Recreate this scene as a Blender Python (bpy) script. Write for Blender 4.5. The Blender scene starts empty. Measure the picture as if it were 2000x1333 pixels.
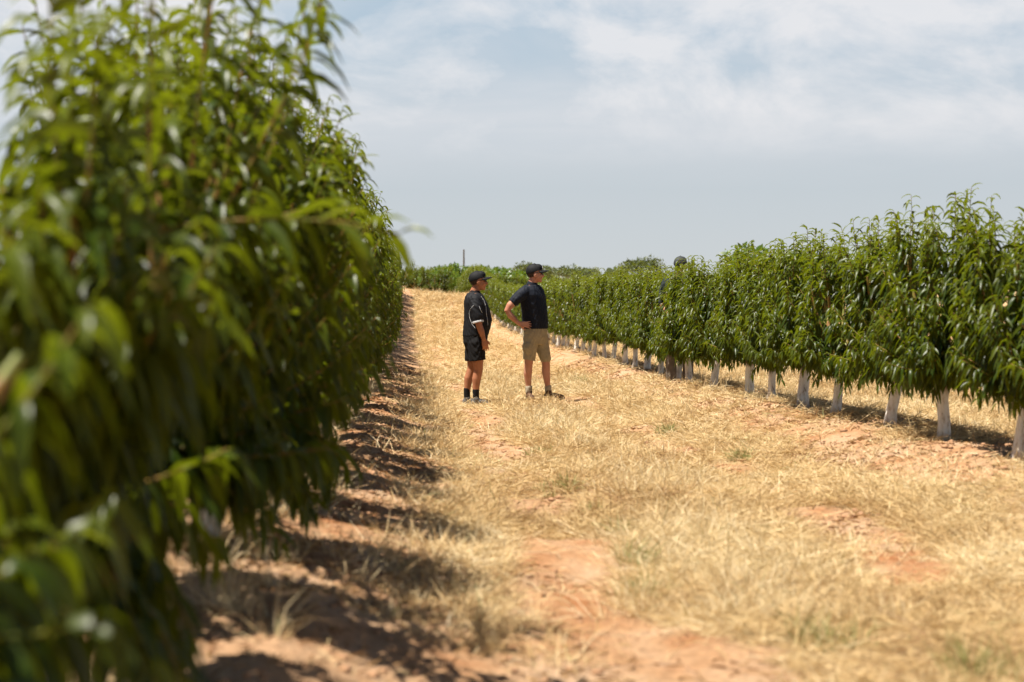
import bpy, bmesh, math, random
import numpy as np
from mathutils import Vector, Matrix, Quaternion
from mathutils.bvhtree import BVHTree

# ------------------------------------------------------------------ camera, sky, sun
scene = bpy.context.scene
C = scene.collection
CAM_Z = 1.10
FPX = 3333.0
cam_d = bpy.data.cameras.new("camera")
cam = bpy.data.objects.new("camera", cam_d); C.objects.link(cam)
cam_d.sensor_width = 36.0
cam_d.lens = 60.0
cam_d.clip_start = 0.05
cam_d.clip_end = 6000
cam.location = (0, 0, CAM_Z)
cam.rotation_euler = (math.radians(90 - 1.92), 0, math.radians(-3.43))
cam_d.dof.use_dof = True
cam_d.dof.focus_distance = 22.0
cam_d.dof.aperture_fstop = 2.6
cam_d.dof.aperture_blades = 0
scene.camera = cam

SUN_DIR = Vector((0.35, 0.11, -1.0)).normalized()
sun_d = bpy.data.lights.new("sun", 'SUN')
sun_d.energy = 5.0
sun_d.angle = math.radians(0.53)
sun_d.color = (1.0, 0.945, 0.86)
sun = bpy.data.objects.new("sun", sun_d); C.objects.link(sun)
sun.rotation_euler = SUN_DIR.to_track_quat('-Z', 'Y').to_euler()
sun.location = (-20, -20, 50)

world = bpy.data.worlds.new("World"); scene.world = world
world.use_nodes = True
wt = world.node_tree; wt.nodes.clear()
def wn(t, **k):
    n = wt.nodes.new(t)
    for a, b in k.items(): setattr(n, a, b)
    return n
sky = wn('ShaderNodeTexSky', sky_type='NISHITA')
sky.sun_disc = False
sky.sun_elevation = math.asin(-SUN_DIR.z)
sky.sun_rotation = math.atan2(-SUN_DIR.x, -SUN_DIR.y) % (2 * math.pi)
sky.altitude = 50; sky.air_density = 0.55; sky.dust_density = 0.4; sky.ozone_density = 1.0
SKY_STRENGTH = 0.05
bg = wn('ShaderNodeBackground'); bg.inputs['Strength'].default_value = SKY_STRENGTH
wt.links.new(sky.outputs[0], bg.inputs['Color'])
tc = wn('ShaderNodeTexCoord')
sep = wn('ShaderNodeSeparateXYZ'); wt.links.new(tc.outputs['Generated'], sep.inputs[0])
def cloud_noise(scale_xyz, scale, detail, rough, off=(0, 0, 0), dist=0.0):
    m = wn('ShaderNodeMapping'); m.inputs['Scale'].default_value = scale_xyz
    m.inputs['Location'].default_value = off
    wt.links.new(tc.outputs['Generated'], m.inputs['Vector'])
    n = wn('ShaderNodeTexNoise'); n.inputs['Scale'].default_value = scale
    n.inputs['Detail'].default_value = detail; n.inputs['Roughness'].default_value = rough
    n.inputs['Distortion'].default_value = dist
    wt.links.new(m.outputs[0], n.inputs['Vector'])
    return n.outputs['Fac']
def wramp(inp, pts):
    r = wn('ShaderNodeValToRGB'); e = r.color_ramp.elements
    while len(e) > 2: e.remove(e[-1])
    for i, (p, c) in enumerate(pts):
        el = e[i] if i < 2 else e.new(p)
        el.position = p; el.color = (c, c, c, 1) if not isinstance(c, tuple) else c
    wt.links.new(inp, r.inputs[0]); return r.outputs[0]
def wmath(op, a, b, clamp=False):
    m = wn('ShaderNodeMath', operation=op, use_clamp=clamp)
    for i, v in enumerate((a, b)):
        if isinstance(v, (int, float)): m.inputs[i].default_value = v
        else: wt.links.new(v, m.inputs[i])
    return m.outputs[0]
veil = wramp(cloud_noise((1, 1, 4.6), 3.2, 7, 0.56, (3.1, 0.4, 1.7), 0.4), [(0.33, 0.0), (0.66, 1.0)])
puff = wramp(cloud_noise((1, 1, 1.9), 9.0, 9, 0.6, (0.3, 2.2, 0.9), 0.3), [(0.44, 0.0), (0.60, 1.0)])
elev_v = wramp(sep.outputs[2], [(0.055, 0.0), (0.09, 1.0), (0.18, 1.0), (0.30, 0.0)])
elev_p = wramp(sep.outputs[2], [(0.068, 0.0), (0.105, 1.0), (0.20, 1.0), (0.34, 0.0)])
mv = wmath('MULTIPLY', wmath('MULTIPLY', veil, elev_v), 0.72)
mp = wmath('MULTIPLY', wmath('MULTIPLY', puff, elev_p), 0.62)
hz = wramp(sep.outputs[2], [(0.0, 0.95), (0.045, 0.92), (0.10, 0.88), (0.17, 0.75), (0.23, 0.0)])
bg_h = wn('ShaderNodeBackground'); bg_h.inputs['Color'].default_value = (0.322, 0.348, 0.365, 1)
hcol = wramp(sep.outputs[2], [(0.0, (0.335, 0.352, 0.362, 1)), (0.07, (0.315, 0.344, 0.365, 1)), (0.16, (0.250, 0.335, 0.400, 1))])
wt.links.new(hcol, bg_h.inputs['Color'])
bg_v = wn('ShaderNodeBackground'); bg_v.inputs['Color'].default_value = (0.41, 0.414, 0.43, 1)
bg_p = wn('ShaderNodeBackground'); bg_p.inputs['Color'].default_value = (0.50, 0.485, 0.485, 1)
def wmix(f, a, b):
    m = wn('ShaderNodeMixShader'); wt.links.new(f, m.inputs[0])
    wt.links.new(a, m.inputs[1]); wt.links.new(b, m.inputs[2]); return m.outputs[0]
s1 = wmix(hz, bg.outputs[0], bg_h.outputs[0])
s2 = wmix(mv, s1, bg_v.outputs[0])
s3 = wmix(mp, s2, bg_p.outputs[0])
wo = wn('ShaderNodeOutputWorld'); wt.links.new(s3, wo.inputs['Surface'])

scene.view_settings.view_transform = 'Standard'
scene.view_settings.look = 'None'
scene.view_settings.exposure = 0.88
scene.view_settings.gamma = 1.0
scene.view_settings.use_curve_mapping = False
scene.render.engine = 'CYCLES'
scene.cycles.max_bounces = 5
scene.cycles.diffuse_bounces = 1
scene.cycles.transparent_max_bounces = 4

# ------------------------------------------------------------------ numbers
rng = np.random.default_rng(7)
random.seed(7)
ROW_L, ROW_R, PITCH = -0.80, 3.93, 4.73

def _hash(ix, iy, seed):
    h = (ix.astype(np.int64) * 374761393 + iy.astype(np.int64) * 668265263 + seed * 1274126177) & 0xFFFFFFFF
    h = ((h ^ (h >> 13)) * 1274126177) & 0xFFFFFFFF
    h = (h ^ (h >> 16)) & 0xFFFFFFFF
    return h / 4294967295.0
def vnoise(x, y, scale, seed=0):
    x = np.asarray(x, float) / scale; y = np.asarray(y, float) / scale
    ix = np.floor(x); iy = np.floor(y); fx = x - ix; fy = y - iy
    fx = fx * fx * (3 - 2 * fx); fy = fy * fy * (3 - 2 * fy)
    a = _hash(ix, iy, seed); b = _hash(ix + 1, iy, seed)
    c = _hash(ix, iy + 1, seed); d = _hash(ix + 1, iy + 1, seed)
    return (a * (1 - fx) + b * fx) * (1 - fy) + (c * (1 - fx) + d * fx) * fy

_kd = np.array([-60, 0, 12, 23.5, 31, 43, 58, 70, 80, 90, 97, 104, 115, 140, 200, 400])
_kv = np.array([1.05, 1.05, 1.32, 1.59, 1.67, 1.83, 1.98, 2.02, 1.72, 1.02, 0.66, 0.62, 0.85, 1.5, 2.3, 2.8])
_ty = np.arange(-60, 401, 0.5)
_tv = np.interp(_ty, _kd, _kv)
_k = np.exp(-np.linspace(-2, 2, 25) ** 2); _k /= _k.sum()
_tv = np.convolve(np.pad(_tv, 12, mode='edge'), _k, mode='valid')
def berm_d(x):
    """distance to the nearest row line"""
    return np.abs((np.asarray(x, float) - ROW_L + PITCH / 2) % PITCH - PITCH / 2)
def ground_z(x, y):
    x = np.asarray(x, float); y = np.asarray(y, float)
    z = CAM_Z - np.interp(y, _ty, _tv)
    near = np.clip((150 - y) / 30, 0, 1) * np.clip((60 - np.abs(x)) / 20, 0, 1)
    b = berm_d(x)
    wob = 0.12 * (vnoise(x * 0 + np.round((x - ROW_L) / PITCH), y, 1.3, 5) - 0.5)
    prof = 1.0 / (1.0 + ((b + wob) / 0.74) ** 5)
    z = z + 0.19 * prof * near
    z = z + near * (0.055 * (vnoise(x, y, 0.9, 1) - 0.5) + 0.052 * (vnoise(x, y, 0.33, 2) - 0.5)
                    + 0.036 * (vnoise(x, y, 0.14, 3) - 0.5))
    track = np.exp(-((x - 0.72) / 0.26) ** 2) + np.exp(-((x - 2.2) / 0.26) ** 2)
    z = z - 0.03 * track * near
    cross = np.clip((y - 75) / 20, 0, 1) * np.clip((x - 1.6), -6, 8) * 0.10
    z = z - cross * np.clip((170 - y) / 40, 0, 1)
    far = np.clip((y - 400) / 1500, 0, 1)
    return z - far * 1.0

# ------------------------------------------------------------------ materials
def new_mat(name):
    m = bpy.data.materials.new(name); m.use_nodes = True
    nt = m.node_tree; nt.nodes.clear()
    out = nt.nodes.new('ShaderNodeOutputMaterial')
    p = nt.nodes.new('ShaderNodeBsdfPrincipled')
    nt.links.new(p.outputs[0], out.inputs['Surface'])
    return m, nt, p, out
def nn(nt, t, **k):
    n = nt.nodes.new(t)
    for a, b in k.items(): setattr(n, a, b)
    return n
def noise(nt, scale, detail=4, rough=0.55, coord='Object', vec_scale=None, dist=0.0):
    t = nn(nt, 'ShaderNodeTexCoord'); src = t.outputs[coord]
    if vec_scale:
        mp_ = nn(nt, 'ShaderNodeMapping'); mp_.inputs['Scale'].default_value = vec_scale
        nt.links.new(src, mp_.inputs[0]); src = mp_.outputs[0]
    n = nn(nt, 'ShaderNodeTexNoise')
    n.inputs['Scale'].default_value = scale; n.inputs['Detail'].default_value = detail
    n.inputs['Roughness'].default_value = rough; n.inputs['Distortion'].default_value = dist
    nt.links.new(src, n.inputs['Vector'])
    return n.outputs['Fac']
def ramp(nt, inp, pts):
    r = nn(nt, 'ShaderNodeValToRGB'); e = r.color_ramp.elements
    for i, (p, c) in enumerate(pts):
        el = e[i] if i < 2 else e.new(p)
        el.position = p; el.color = (*c, 1) if isinstance(c, tuple) else (c, c, c, 1)
    nt.links.new(inp, r.inputs[0]); return r.outputs[0]
def mixc(nt, f, a, b):
    m = nn(nt, 'ShaderNodeMix', data_type='RGBA')
    if isinstance(f, float): m.inputs[0].default_value = f
    else: nt.links.new(f, m.inputs[0])
    for i, v in ((6, a), (7, b)):
        if isinstance(v, tuple): m.inputs[i].default_value = (*v, 1)
        else: nt.links.new(v, m.inputs[i])
    return m.outputs[2]
def fmath(nt, op, a, b, clamp=False):
    m = nn(nt, 'ShaderNodeMath', operation=op, use_clamp=clamp)
    for i, v in enumerate((a, b)):
        if isinstance(v, (int, float)): m.inputs[i].default_value = v
        else: nt.links.new(v, m.inputs[i])
    return m.outputs[0]
def bump(nt, p, h, strength, dist):
    b = nn(nt, 'ShaderNodeBump'); b.inputs['Strength'].default_value = strength
    b.inputs['Distance'].default_value = dist
    nt.links.new(h, b.inputs['Height']); nt.links.new(b.outputs[0], p.inputs['Normal'])
def attr(nt, name):
    a = nn(nt, 'ShaderNodeAttribute'); a.attribute_name = name
    return a.outputs['Fac']

def simple(name, col, rough=0.8, var=0.25, scale=12, bstr=0.3, bdist=0.005, col2=None, spec=0.3):
    m, nt, p, _ = new_mat(name)
    c2 = col2 or tuple(v * (1 - var) for v in col)
    f = noise(nt, scale, 5, 0.6)
    nt.links.new(mixc(nt, ramp(nt, f, [(0.35, 0.0), (0.65, 1.0)]), c2, col), p.inputs['Base Color'])
    p.inputs['Roughness'].default_value = rough
    p.inputs['Specular IOR Level'].default_value = spec
    bump(nt, p, noise(nt, scale * 3, 4, 0.6), bstr, bdist)
    return m

def leaf_mat(name, dark, mid, young, trans=0.32, gloss=0.36, spec=0.5):
    m, nt, p, out = new_mat(name)
    r = attr(nt, 'rnd'); y = attr(nt, 'young')
    c = ramp(nt, r, [(0.0, dark), (0.55, mid), (1.0, tuple(min(1, v * 1.45) for v in mid))])
    c = mixc(nt, y, c, young)
    nt.links.new(c, p.inputs['Base Color'])
    p.inputs['Roughness'].default_value = gloss
    p.inputs['Specular IOR Level'].default_value = spec
    t = nn(nt, 'ShaderNodeBsdfTranslucent')
    tcx = mixc(nt, 0.55, c, (0.36, 0.42, 0.008))
    nt.links.new(tcx, t.inputs['Color'])
    mx = nn(nt, 'ShaderNodeMixShader'); mx.inputs[0].default_value = trans
    nt.links.new(p.outputs[0], mx.inputs[1]); nt.links.new(t.outputs[0], mx.inputs[2])
    nt.links.new(mx.outputs[0], out.inputs['Surface'])
    return m

M_LEAF = leaf_mat('peach_leaf', (0.003, 0.008, 0.001), (0.018, 0.042, 0.003), (0.120, 0.150, 0.006), 0.37, 0.38, 0.34)
M_FARLEAF = leaf_mat('far_orchard_leaf', (0.05, 0.10, 0.014), (0.085, 0.16, 0.018), (0.16, 0.24, 0.03), 0.35)
M_GUM = leaf_mat('gum_leaf', (0.045, 0.065, 0.025), (0.075, 0.10, 0.035), (0.12, 0.15, 0.05), 0.25, 0.5)
M_PINE = leaf_mat('pine_leaf', (0.012, 0.028, 0.018), (0.022, 0.045, 0.026), (0.03, 0.06, 0.03), 0.08, 0.6)

def straw_mat():
    m, nt, p, out = new_mat('dry_straw')
    c = ramp(nt, attr(nt, 'rnd'), [(0.0, (0.24, 0.12, 0.045)), (0.2, (0.46, 0.28, 0.11)), (0.5, (0.68, 0.48, 0.22)),
                                   (0.8, (0.78, 0.60, 0.32)), (1.0, (0.84, 0.70, 0.44))])
    c = mixc(nt, attr(nt, 'young'), c, (0.20, 0.24, 0.055))
    nt.links.new(c, p.inputs['Base Color'])
    p.inputs['Roughness'].default_value = 0.6
    t = nn(nt, 'ShaderNodeBsdfTranslucent'); nt.links.new(c, t.inputs['Color'])
    mx = nn(nt, 'ShaderNodeMixShader'); mx.inputs[0].default_value = 0.22
    nt.links.new(p.outputs[0], mx.inputs[1]); nt.links.new(t.outputs[0], mx.inputs[2])
    nt.links.new(mx.outputs[0], out.inputs['Surface'])
    return m
M_STRAW = straw_mat()

def ground_mat():
    m, nt, p, _ = new_mat('red_soil_and_litter')
    soil = ramp(nt, noise(nt, 2.3, 6, 0.6), [(0.30, (0.44, 0.185, 0.075)), (0.46, (0.56, 0.32, 0.165)), (0.64, (0.62, 0.41, 0.25))])
    clod = ramp(nt, noise(nt, 26, 5, 0.7), [(0.30, 0.66), (0.62, 1.08)])
    mm = nn(nt, 'ShaderNodeMix', data_type='RGBA', blend_type='MULTIPLY'); mm.inputs[0].default_value = 1
    nt.links.new(soil, mm.inputs[6]); nt.links.new(clod, mm.inputs[7])
    straw = ramp(nt, noise(nt, 38, 6, 0.75, vec_scale=(1.0, 0.55, 1)), [(0.30, (0.30, 0.18, 0.075)), (0.5, (0.47, 0.315, 0.15)), (0.68, (0.62, 0.46, 0.25))])
    cov = attr(nt, 'litter')
    brk = noise(nt, 9, 6, 0.7)
    f = fmath(nt, 'ADD', cov, fmath(nt, 'MULTIPLY', fmath(nt, 'SUBTRACT', brk, 0.5), 1.6), True)
    f = ramp(nt, f, [(0.42, 0.0), (0.55, 1.0)])
    nt.links.new(mixc(nt, f, mm.outputs[2], straw), p.inputs['Base Color'])
    p.inputs['Roughness'].default_value = 0.95
    p.inputs['Specular IOR Level'].default_value = 0.1
    h = fmath(nt, 'ADD', noise(nt, 30, 6, 0.7), fmath(nt, 'MULTIPLY', noise(nt, 95, 4, 0.7), 0.5))
    bump(nt, p, h, 0.9, 0.03)
    return m
M_GROUND = ground_mat()

def trunk_mat():
    m, nt, p, _ = new_mat('whitewashed_trunk')
    f = noise(nt, 22, 7, 0.75, vec_scale=(1, 1, 0.35))
    c = ramp(nt, f, [(0.36, (0.25, 0.16, 0.10)), (0.42, (0.70, 0.62, 0.50)), (0.53, (0.90, 0.86, 0.77))])
    g = nn(nt, 'ShaderNodeTexCoord'); sp = nn(nt, 'ShaderNodeSeparateXYZ'); nt.links.new(g.outputs['Object'], sp.inputs[0])
    hgt = fmath(nt, 'ADD', sp.outputs[2], fmath(nt, 'MULTIPLY', noise(nt, 30, 4, 0.7), 0.10))
    c = mixc(nt, ramp(nt, hgt, [(0.055, 0.85), (0.13, 0.0)]), c, (0.42, 0.25, 0.13))
    c = mixc(nt, ramp(nt, hgt, [(0.40, 0.0), (0.46, 1.0)]), c, (0.20, 0.12, 0.07))
    nt.links.new(c, p.inputs['Base Color'])
    p.inputs['Roughness'].default_value = 0.85
    bump(nt, p, noise(nt, 40, 5, 0.7, vec_scale=(1, 1, 0.3)), 0.7, 0.01)
    return m
M_WHITE_TRUNK = trunk_mat()
M_BARK = simple('peach_bark', (0.20, 0.10, 0.055), 0.8, 0.4, 30, 0.6, 0.004)
M_SHOOT = simple('young_shoot', (0.30, 0.13, 0.04), 0.5, 0.4, 20, 0.2, 0.002, col2=(0.16, 0.20, 0.03))
M_FARBARK = simple('grey_bark', (0.22, 0.17, 0.13), 0.9, 0.4, 8, 0.6, 0.02)

# ------------------------------------------------------------------ helpers
def mesh_np(name, verts, polys_flat, sizes, attrs=None, smooth=False):
    me = bpy.data.meshes.new(name)
    n = len(verts)
    me.vertices.add(n); me.vertices.foreach_set('co', np.ascontiguousarray(verts, dtype=np.float32).ravel())
    me.loops.add(len(polys_flat)); me.loops.foreach_set('vertex_index', np.ascontiguousarray(polys_flat, dtype=np.int32))
    sizes = np.asarray(sizes, dtype=np.int32)
    starts = np.concatenate(([0], np.cumsum(sizes)[:-1])).astype(np.int32)
    me.polygons.add(len(sizes))
    me.polygons.foreach_set('loop_start', starts)
    me.polygons.foreach_set('loop_total', sizes)
    if smooth: me.polygons.foreach_set('use_smooth', np.ones(len(sizes), dtype=bool))
    for k, v in (attrs or {}).items():
        a = me.attributes.new(k, 'FLOAT', 'POINT')
        a.data.foreach_set('value', np.ascontiguousarray(v, dtype=np.float32))
    me.update(calc_edges=True)
    return me
def tag(o, label=None, cat=None, group=None, kind=None):
    if label: o['label'] = label
    if cat: o['category'] = cat
    if group: o['group'] = group
    if kind: o['kind'] = kind
    return o
def add_obj(name, me, mat=None, parent=None, loc=None):
    o = bpy.data.objects.new(name, me); C.objects.link(o)
    if mat is not None and me is not None and len(me.materials) == 0: me.materials.append(mat)
    if parent is not None: o.parent = parent
    if loc is not None: o.location = loc
    return o
def empty(name, loc=(0, 0, 0), rz=0.0):
    o = bpy.data.objects.new(name, None); C.objects.link(o)
    o.empty_display_size = 0.2
    o.location = loc; o.rotation_euler = (0, 0, rz); return o
def copy_tree(o, parent=None):
    c = o.copy(); C.objects.link(c)
    if parent is not None: c.parent = parent
    for ch in list(o.children): copy_tree(ch, c)
    return c

def norm(v): return v / np.maximum(np.linalg.norm(v, axis=-1, keepdims=True), 1e-9)

class Geo:
    """collects numpy verts / quads / tris with per-point attributes"""
    def __init__(s): s.v = []; s.f = []; s.z = []; s.a = {}; s.n = 0
    def add(s, verts, flat, sizes, **at):
        s.v.append(verts); s.f.append(np.asarray(flat) + s.n); s.z.append(np.asarray(sizes)); s.n += len(verts)
        for k, v in at.items(): s.a.setdefault(k, []).append(np.broadcast_to(v, (len(verts),)))
    def mesh(s, name, smooth=False):
        return mesh_np(name, np.concatenate(s.v), np.concatenate(s.f), np.concatenate(s.z),
                       {k: np.concatenate(v) for k, v in s.a.items()}, smooth)

def tube_geo(g, pts, radii, sides=6, **at):
    pts = np.asarray(pts, float); radii = np.asarray(radii, float); n = len(pts)
    tan = np.gradient(pts, axis=0); tan = norm(tan)
    ref = np.array([0.13, 0.31, 0.94]) if abs(tan[0][2]) < 0.9 else np.array([1.0, 0.1, 0.0])
    a = norm(np.cross(tan, ref)); b = np.cross(tan, a)
    th = np.linspace(0, 2 * np.pi, sides, endpoint=False)
    ring = pts[:, None, :] + radii[:, None, None] * (np.cos(th)[None, :, None] * a[:, None, :] + np.sin(th)[None, :, None] * b[:, None, :])
    v = ring.reshape(-1, 3)
    i = np.arange(n - 1)[:, None] * sides; j = np.arange(sides)[None, :]; j2 = (j + 1) % sides
    q = np.stack([i + j, i + j2, i + sides + j2, i + sides + j], -1).reshape(-1)
    g.add(v, q, np.full((n - 1) * sides, 4), **at)
    g.add(v[-sides:].copy(), np.arange(sides), [sides], **at)

def leaves_geo(g, base, e, L, W, droop, rnd, young, fold=True, twist=None):
    """batch of lanceolate leaves that arch from direction e towards the ground"""
    N = len(base); T = np.array([0.0, 0.16, 0.42, 0.70, 1.0]); wid = np.array([0.18, 0.85, 1.0, 0.68, 0.0])
    e = norm(e); down = np.array([0, 0, -1.0])
    hor = e.copy(); hor[:, 2] = 0
    bad = np.linalg.norm(hor, axis=1) < 0.15
    rr = rng.normal(size=(N, 3)); rr[:, 2] = 0
    hor[bad] = rr[bad]; hor = norm(hor)
    side = np.stack([-hor[:, 1], hor[:, 0], np.zeros(N)], 1)
    if twist is None: twist = rng.normal(0, 0.45, N)
    p = base.copy(); rows = []; last = 0.0
    for k, t in enumerate(T):
        d = norm(e + (droop * (t ** 1.1) * 2.4)[:, None] * down)
        if k: p = p + d * (L * (t - last))[:, None]
        last = t
        nrm = norm(np.cross(d, side))
        s2 = side * np.cos(twist)[:, None] + nrm * np.sin(twist)[:, None]
        n2 = np.cross(s2, d)
        w = (W * wid[k] * 0.5)[:, None]
        if k == len(T) - 1: rows.append([p])
        elif fold: rows.append([p - s2 * w, p + n2 * w * 0.45, p + s2 * w])
        else: rows.append([p - s2 * w, p + s2 * w])
    m = 3 if fold else 2
    allv = np.stack([r for row in rows for r in row], 1)          # N, nv, 3
    nv = allv.shape[1]
    faces = []; sizes = []
    for k in range(3):
        for c in range(m - 1):
            a = k * m + c; faces += [a, a + 1, a + m + 1, a + m]; sizes.append(4)
    for c in range(m - 1):
        a = 3 * m + c; faces += [a, a + 1, 4 * m]; sizes.append(3)
    faces = np.array(faces)
    flat = (faces[None, :] + (np.arange(N) * nv)[:, None]).reshape(-1)
    g.add(allv.reshape(-1, 3), flat, np.tile(sizes, N), rnd=np.repeat(rnd, nv), young=np.repeat(young, nv))

# ------------------------------------------------------------------ ground
def geo_steps(a, b, first, grow):
    out = [a]; s = first
    while out[-1] < b: out.append(out[-1] + s); s *= grow
    return out
ys = list(np.arange(-30, 2, 1.0)) + list(np.arange(2, 12, 0.045)) + list(np.arange(12, 30, 0.11)) + list(np.arange(30, 125, 0.4)) + geo_steps(125, 4200, 1.5, 1.09)
xr = geo_steps(6.0, 2600, 0.12, 1.09)
xs = sorted([-v + 3.6 for v in xr]) + list(np.arange(-2.35, 6.0, 0.045)) + xr
xs = np.array(sorted(set(np.round(xs, 4)))); ys = np.array(sorted(set(np.round(ys, 4))))
GX, GY = np.meshgrid(xs, ys)
GZ = ground_z(GX, GY)
def litter_cover(x, y):
    b = berm_d(x)
    c = 0.84 - np.where(x > 1.6, 0.55, 0.98) / (1.0 + (b / 0.93) ** 8)
    w = 0.25 * (vnoise(x * 0, y, 3.0, 9) - 0.5)
    tr = np.exp(-((x - 0.72 - w) / 0.22) ** 2) + np.exp(-((x - 2.2 - w) / 0.22) ** 2)
    c = c - tr * 0.95 * np.clip(vnoise(x, y, 1.1, 12) * 3 - 0.75, 0.1, 1) * np.clip(1.7 - y / 40, 0.5, 1)
    c = c + 0.5 * (vnoise(x, y, 0.7, 13) - 0.5)
    c = c + 0.75 * np.exp(-((b - 0.1) / 0.2) ** 2) * (vnoise(x, y, 0.8, 14) > 0.55)
    near_bare = np.exp(-((x - 0.75) / 0.38) ** 2 - ((y - 4.9) / 0.8) ** 2)
    return np.clip(c - near_bare, 0, 1)
cov = litter_cover(GX, GY)
far = GY > 160
cov = np.where(far, 0.6, cov)
nx, ny = len(xs), len(ys)
idx = np.arange(nx * ny).reshape(ny, nx)
quads = np.stack([idx[:-1, :-1], idx[:-1, 1:], idx[1:, 1:], idx[1:, :-1]], -1).reshape(-1)
gme = mesh_np('ground', np.stack([GX, GY, GZ], -1).reshape(-1, 3), quads, np.full((nx - 1) * (ny - 1), 4), {'litter': cov.ravel()}, True)
tag(add_obj('ground', gme, M_GROUND), kind='structure')

# ------------------------------------------------------------------ straw
def blades(g, x, y, z, az, tilt, L, W, bend, rnd, young):
    N = len(x); base = np.stack([x, y, z], 1)
    h = np.stack([np.cos(az), np.sin(az), np.zeros(N)], 1)
    up = np.array([0, 0, 1.0])
    d0 = h * np.sin(tilt)[:, None] + up * np.cos(tilt)[:, None]
    t1 = tilt + bend
    d1 = h * np.sin(t1)[:, None] + up * np.cos(t1)[:, None]
    ra = rng.uniform(0, np.pi, N)
    side = np.stack([-np.sin(az), np.cos(az), np.zeros(N)], 1)
    nrm = np.cross(d0, side)
    side = side * np.cos(ra)[:, None] + nrm * np.sin(ra)[:, None]
    w = (W * 0.5)[:, None]
    p1 = base + d0 * (L * 0.5)[:, None]; p2 = p1 + d1 * (L * 0.5)[:, None]
    V = np.stack([base - side * w, base + side * w, p1 + side * w * 0.9, p1 - side * w * 0.9, p2], 1)
    f = np.array([0, 1, 2, 3, 3, 2, 4])
    flat = (f[None, :] + (np.arange(N) * 5)[:, None]).reshape(-1)
    g.add(V.reshape(-1, 3), flat, np.tile([4, 3], N), rnd=np.repeat(rnd, 5), young=np.repeat(young, 5))

sg = Geo()
def in_view(x, y, margin):
    xl = y * math.tan(math.radians(-16.7 + 3.43)) - margin
    xr_ = y * math.tan(math.radians(16.7 + 3.43)) + margin
    return (x > xl) & (x < xr_)
def scatter(n, y0, y1, x0, x1, power=1.0):
    x = rng.uniform(x0, x1, n)
    y = y0 + (y1 - y0) * rng.uniform(0, 1, n) ** power
    return x, y
def lying(n, y0, y1, x0, x1, L0, L1, margin=1.0, power=1.0, clumpy=0.5):
    x, y = scatter(n, y0, y1, x0, x1, power)
    c = litter_cover(x, y)
    clump = vnoise(x, y, 0.28, 21)
    keep = in_view(x, y, margin) & (rng.uniform(0, 1, n) < np.clip(c * 1.7 - 0.48, 0.012, 1) * (1 - clumpy + clumpy * 2 * (clump > 0.45)))
    for (mx_, my_) in ((0.86, 22.2), (1.76, 23.2)):
        near_m = (x > mx_ - 0.35) & (x < mx_ + 0.9) & (y > my_ - 1.0) & (y < my_ + 0.6)
        keep &= ~(near_m & (rng.uniform(0, 1, n) < 0.75))
    x = x[keep]; y = y[keep]; k = len(x)
    W = 0.0017 + 0.00019 * y
    L = rng.uniform(L0, L1, k) * (1 + 0.012 * y)
    tilt = np.radians(np.clip(rng.normal(79, 11, k), 15, 97))
    up = rng.uniform(0, 1, k) < 0.06
    tilt[up] = np.radians(rng.uniform(10, 55, up.sum()))
    az = rng.uniform(0, 2 * np.pi, k)
    z = ground_z(x, y) + rng.uniform(-0.004, 0.035, k) * (0.4 + c[keep])
    tone = np.clip(rng.beta(2.2, 1.6, k) * 0.85 + 0.5 * (vnoise(x, y, 0.8, 31) - 0.42) + 0.35 * (vnoise(x, y, 0.22, 32) - 0.5), 0, 0.96)
    gr = (rng.uniform(0, 1, k) < 0.008).astype(float) * 0.8
    blades(sg, x, y, z, az, tilt, L, W, rng.normal(0.1, 0.35, k), tone, gr)
lying(330000, 2.5, 10, -2.6, 5.5, 0.06, 0.20)
lying(620000, 10, 30, -3.0, 12.5, 0.07, 0.19)
lying(420000, 30, 112, -3.2, 26, 0.10, 0.24, 2.0, 1.25)

x, y = scatter(170000, 2.6, 34, -2.0, 6.0, 1.3)
k = in_view(x, y, 0.6) & ((berm_d(x) < 1.0) | (vnoise(x, y, 0.5, 73) > 0.55)) & (rng.uniform(0, 1, len(x)) < 0.25 + 0.75 * (vnoise(x, y, 0.35, 71) > 0.5))
x = x[k]; y = y[k]; k = len(x)
blades(sg, x, y, ground_z(x, y) + 0.004, rng.uniform(0, 6.28, k), np.radians(rng.uniform(70, 100, k)), rng.uniform(0.02, 0.07, k),
       0.006 + 0.0003 * y, rng.normal(0.2, 0.4, k), np.clip(rng.normal(0.06, 0.08, k), 0, 1), np.zeros(k))

def clumps(cx, cy, nb, L0, L1, spread, tl=28, green=0.04, tone_shift=0.0, g=None, wk=1.0):
    ok = np.ones(len(cx), bool)
    for (mx_, my_) in ((0.86, 22.2), (1.76, 23.2)):
        ok &= ~((np.abs(cx - mx_) < 0.42) & (cy > my_ - 2.2) & (cy < my_ + 0.5))
    cx = cx[ok]; cy = cy[ok]
    K = len(cx); n = K * nb
    size = np.repeat(rng.uniform(0.6, 1.25, K), nb)
    az = rng.uniform(0, 2 * np.pi, n)
    r = np.abs(rng.normal(0, spread, n)) * size
    x = np.repeat(cx, nb) + np.cos(az) * r; y = np.repeat(cy, nb) + np.sin(az) * r
    az2 = az + rng.normal(0, 0.6, n)
    tilt = np.radians(np.abs(rng.normal(tl, 18, n)))
    L = rng.uniform(L0, L1, n) * size
    tone = np.clip(rng.normal(0.68, 0.22, n) + tone_shift, 0, 0.97)
    gr = (rng.uniform(0, 1, n) < green) * 0.85
    blades(g or sg, x, y, ground_z(x, y) - 0.008, az2, tilt, L, (0.0017 + 0.00018 * y) * wk, rng.normal(0.35, 0.3, n), tone, gr)
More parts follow.
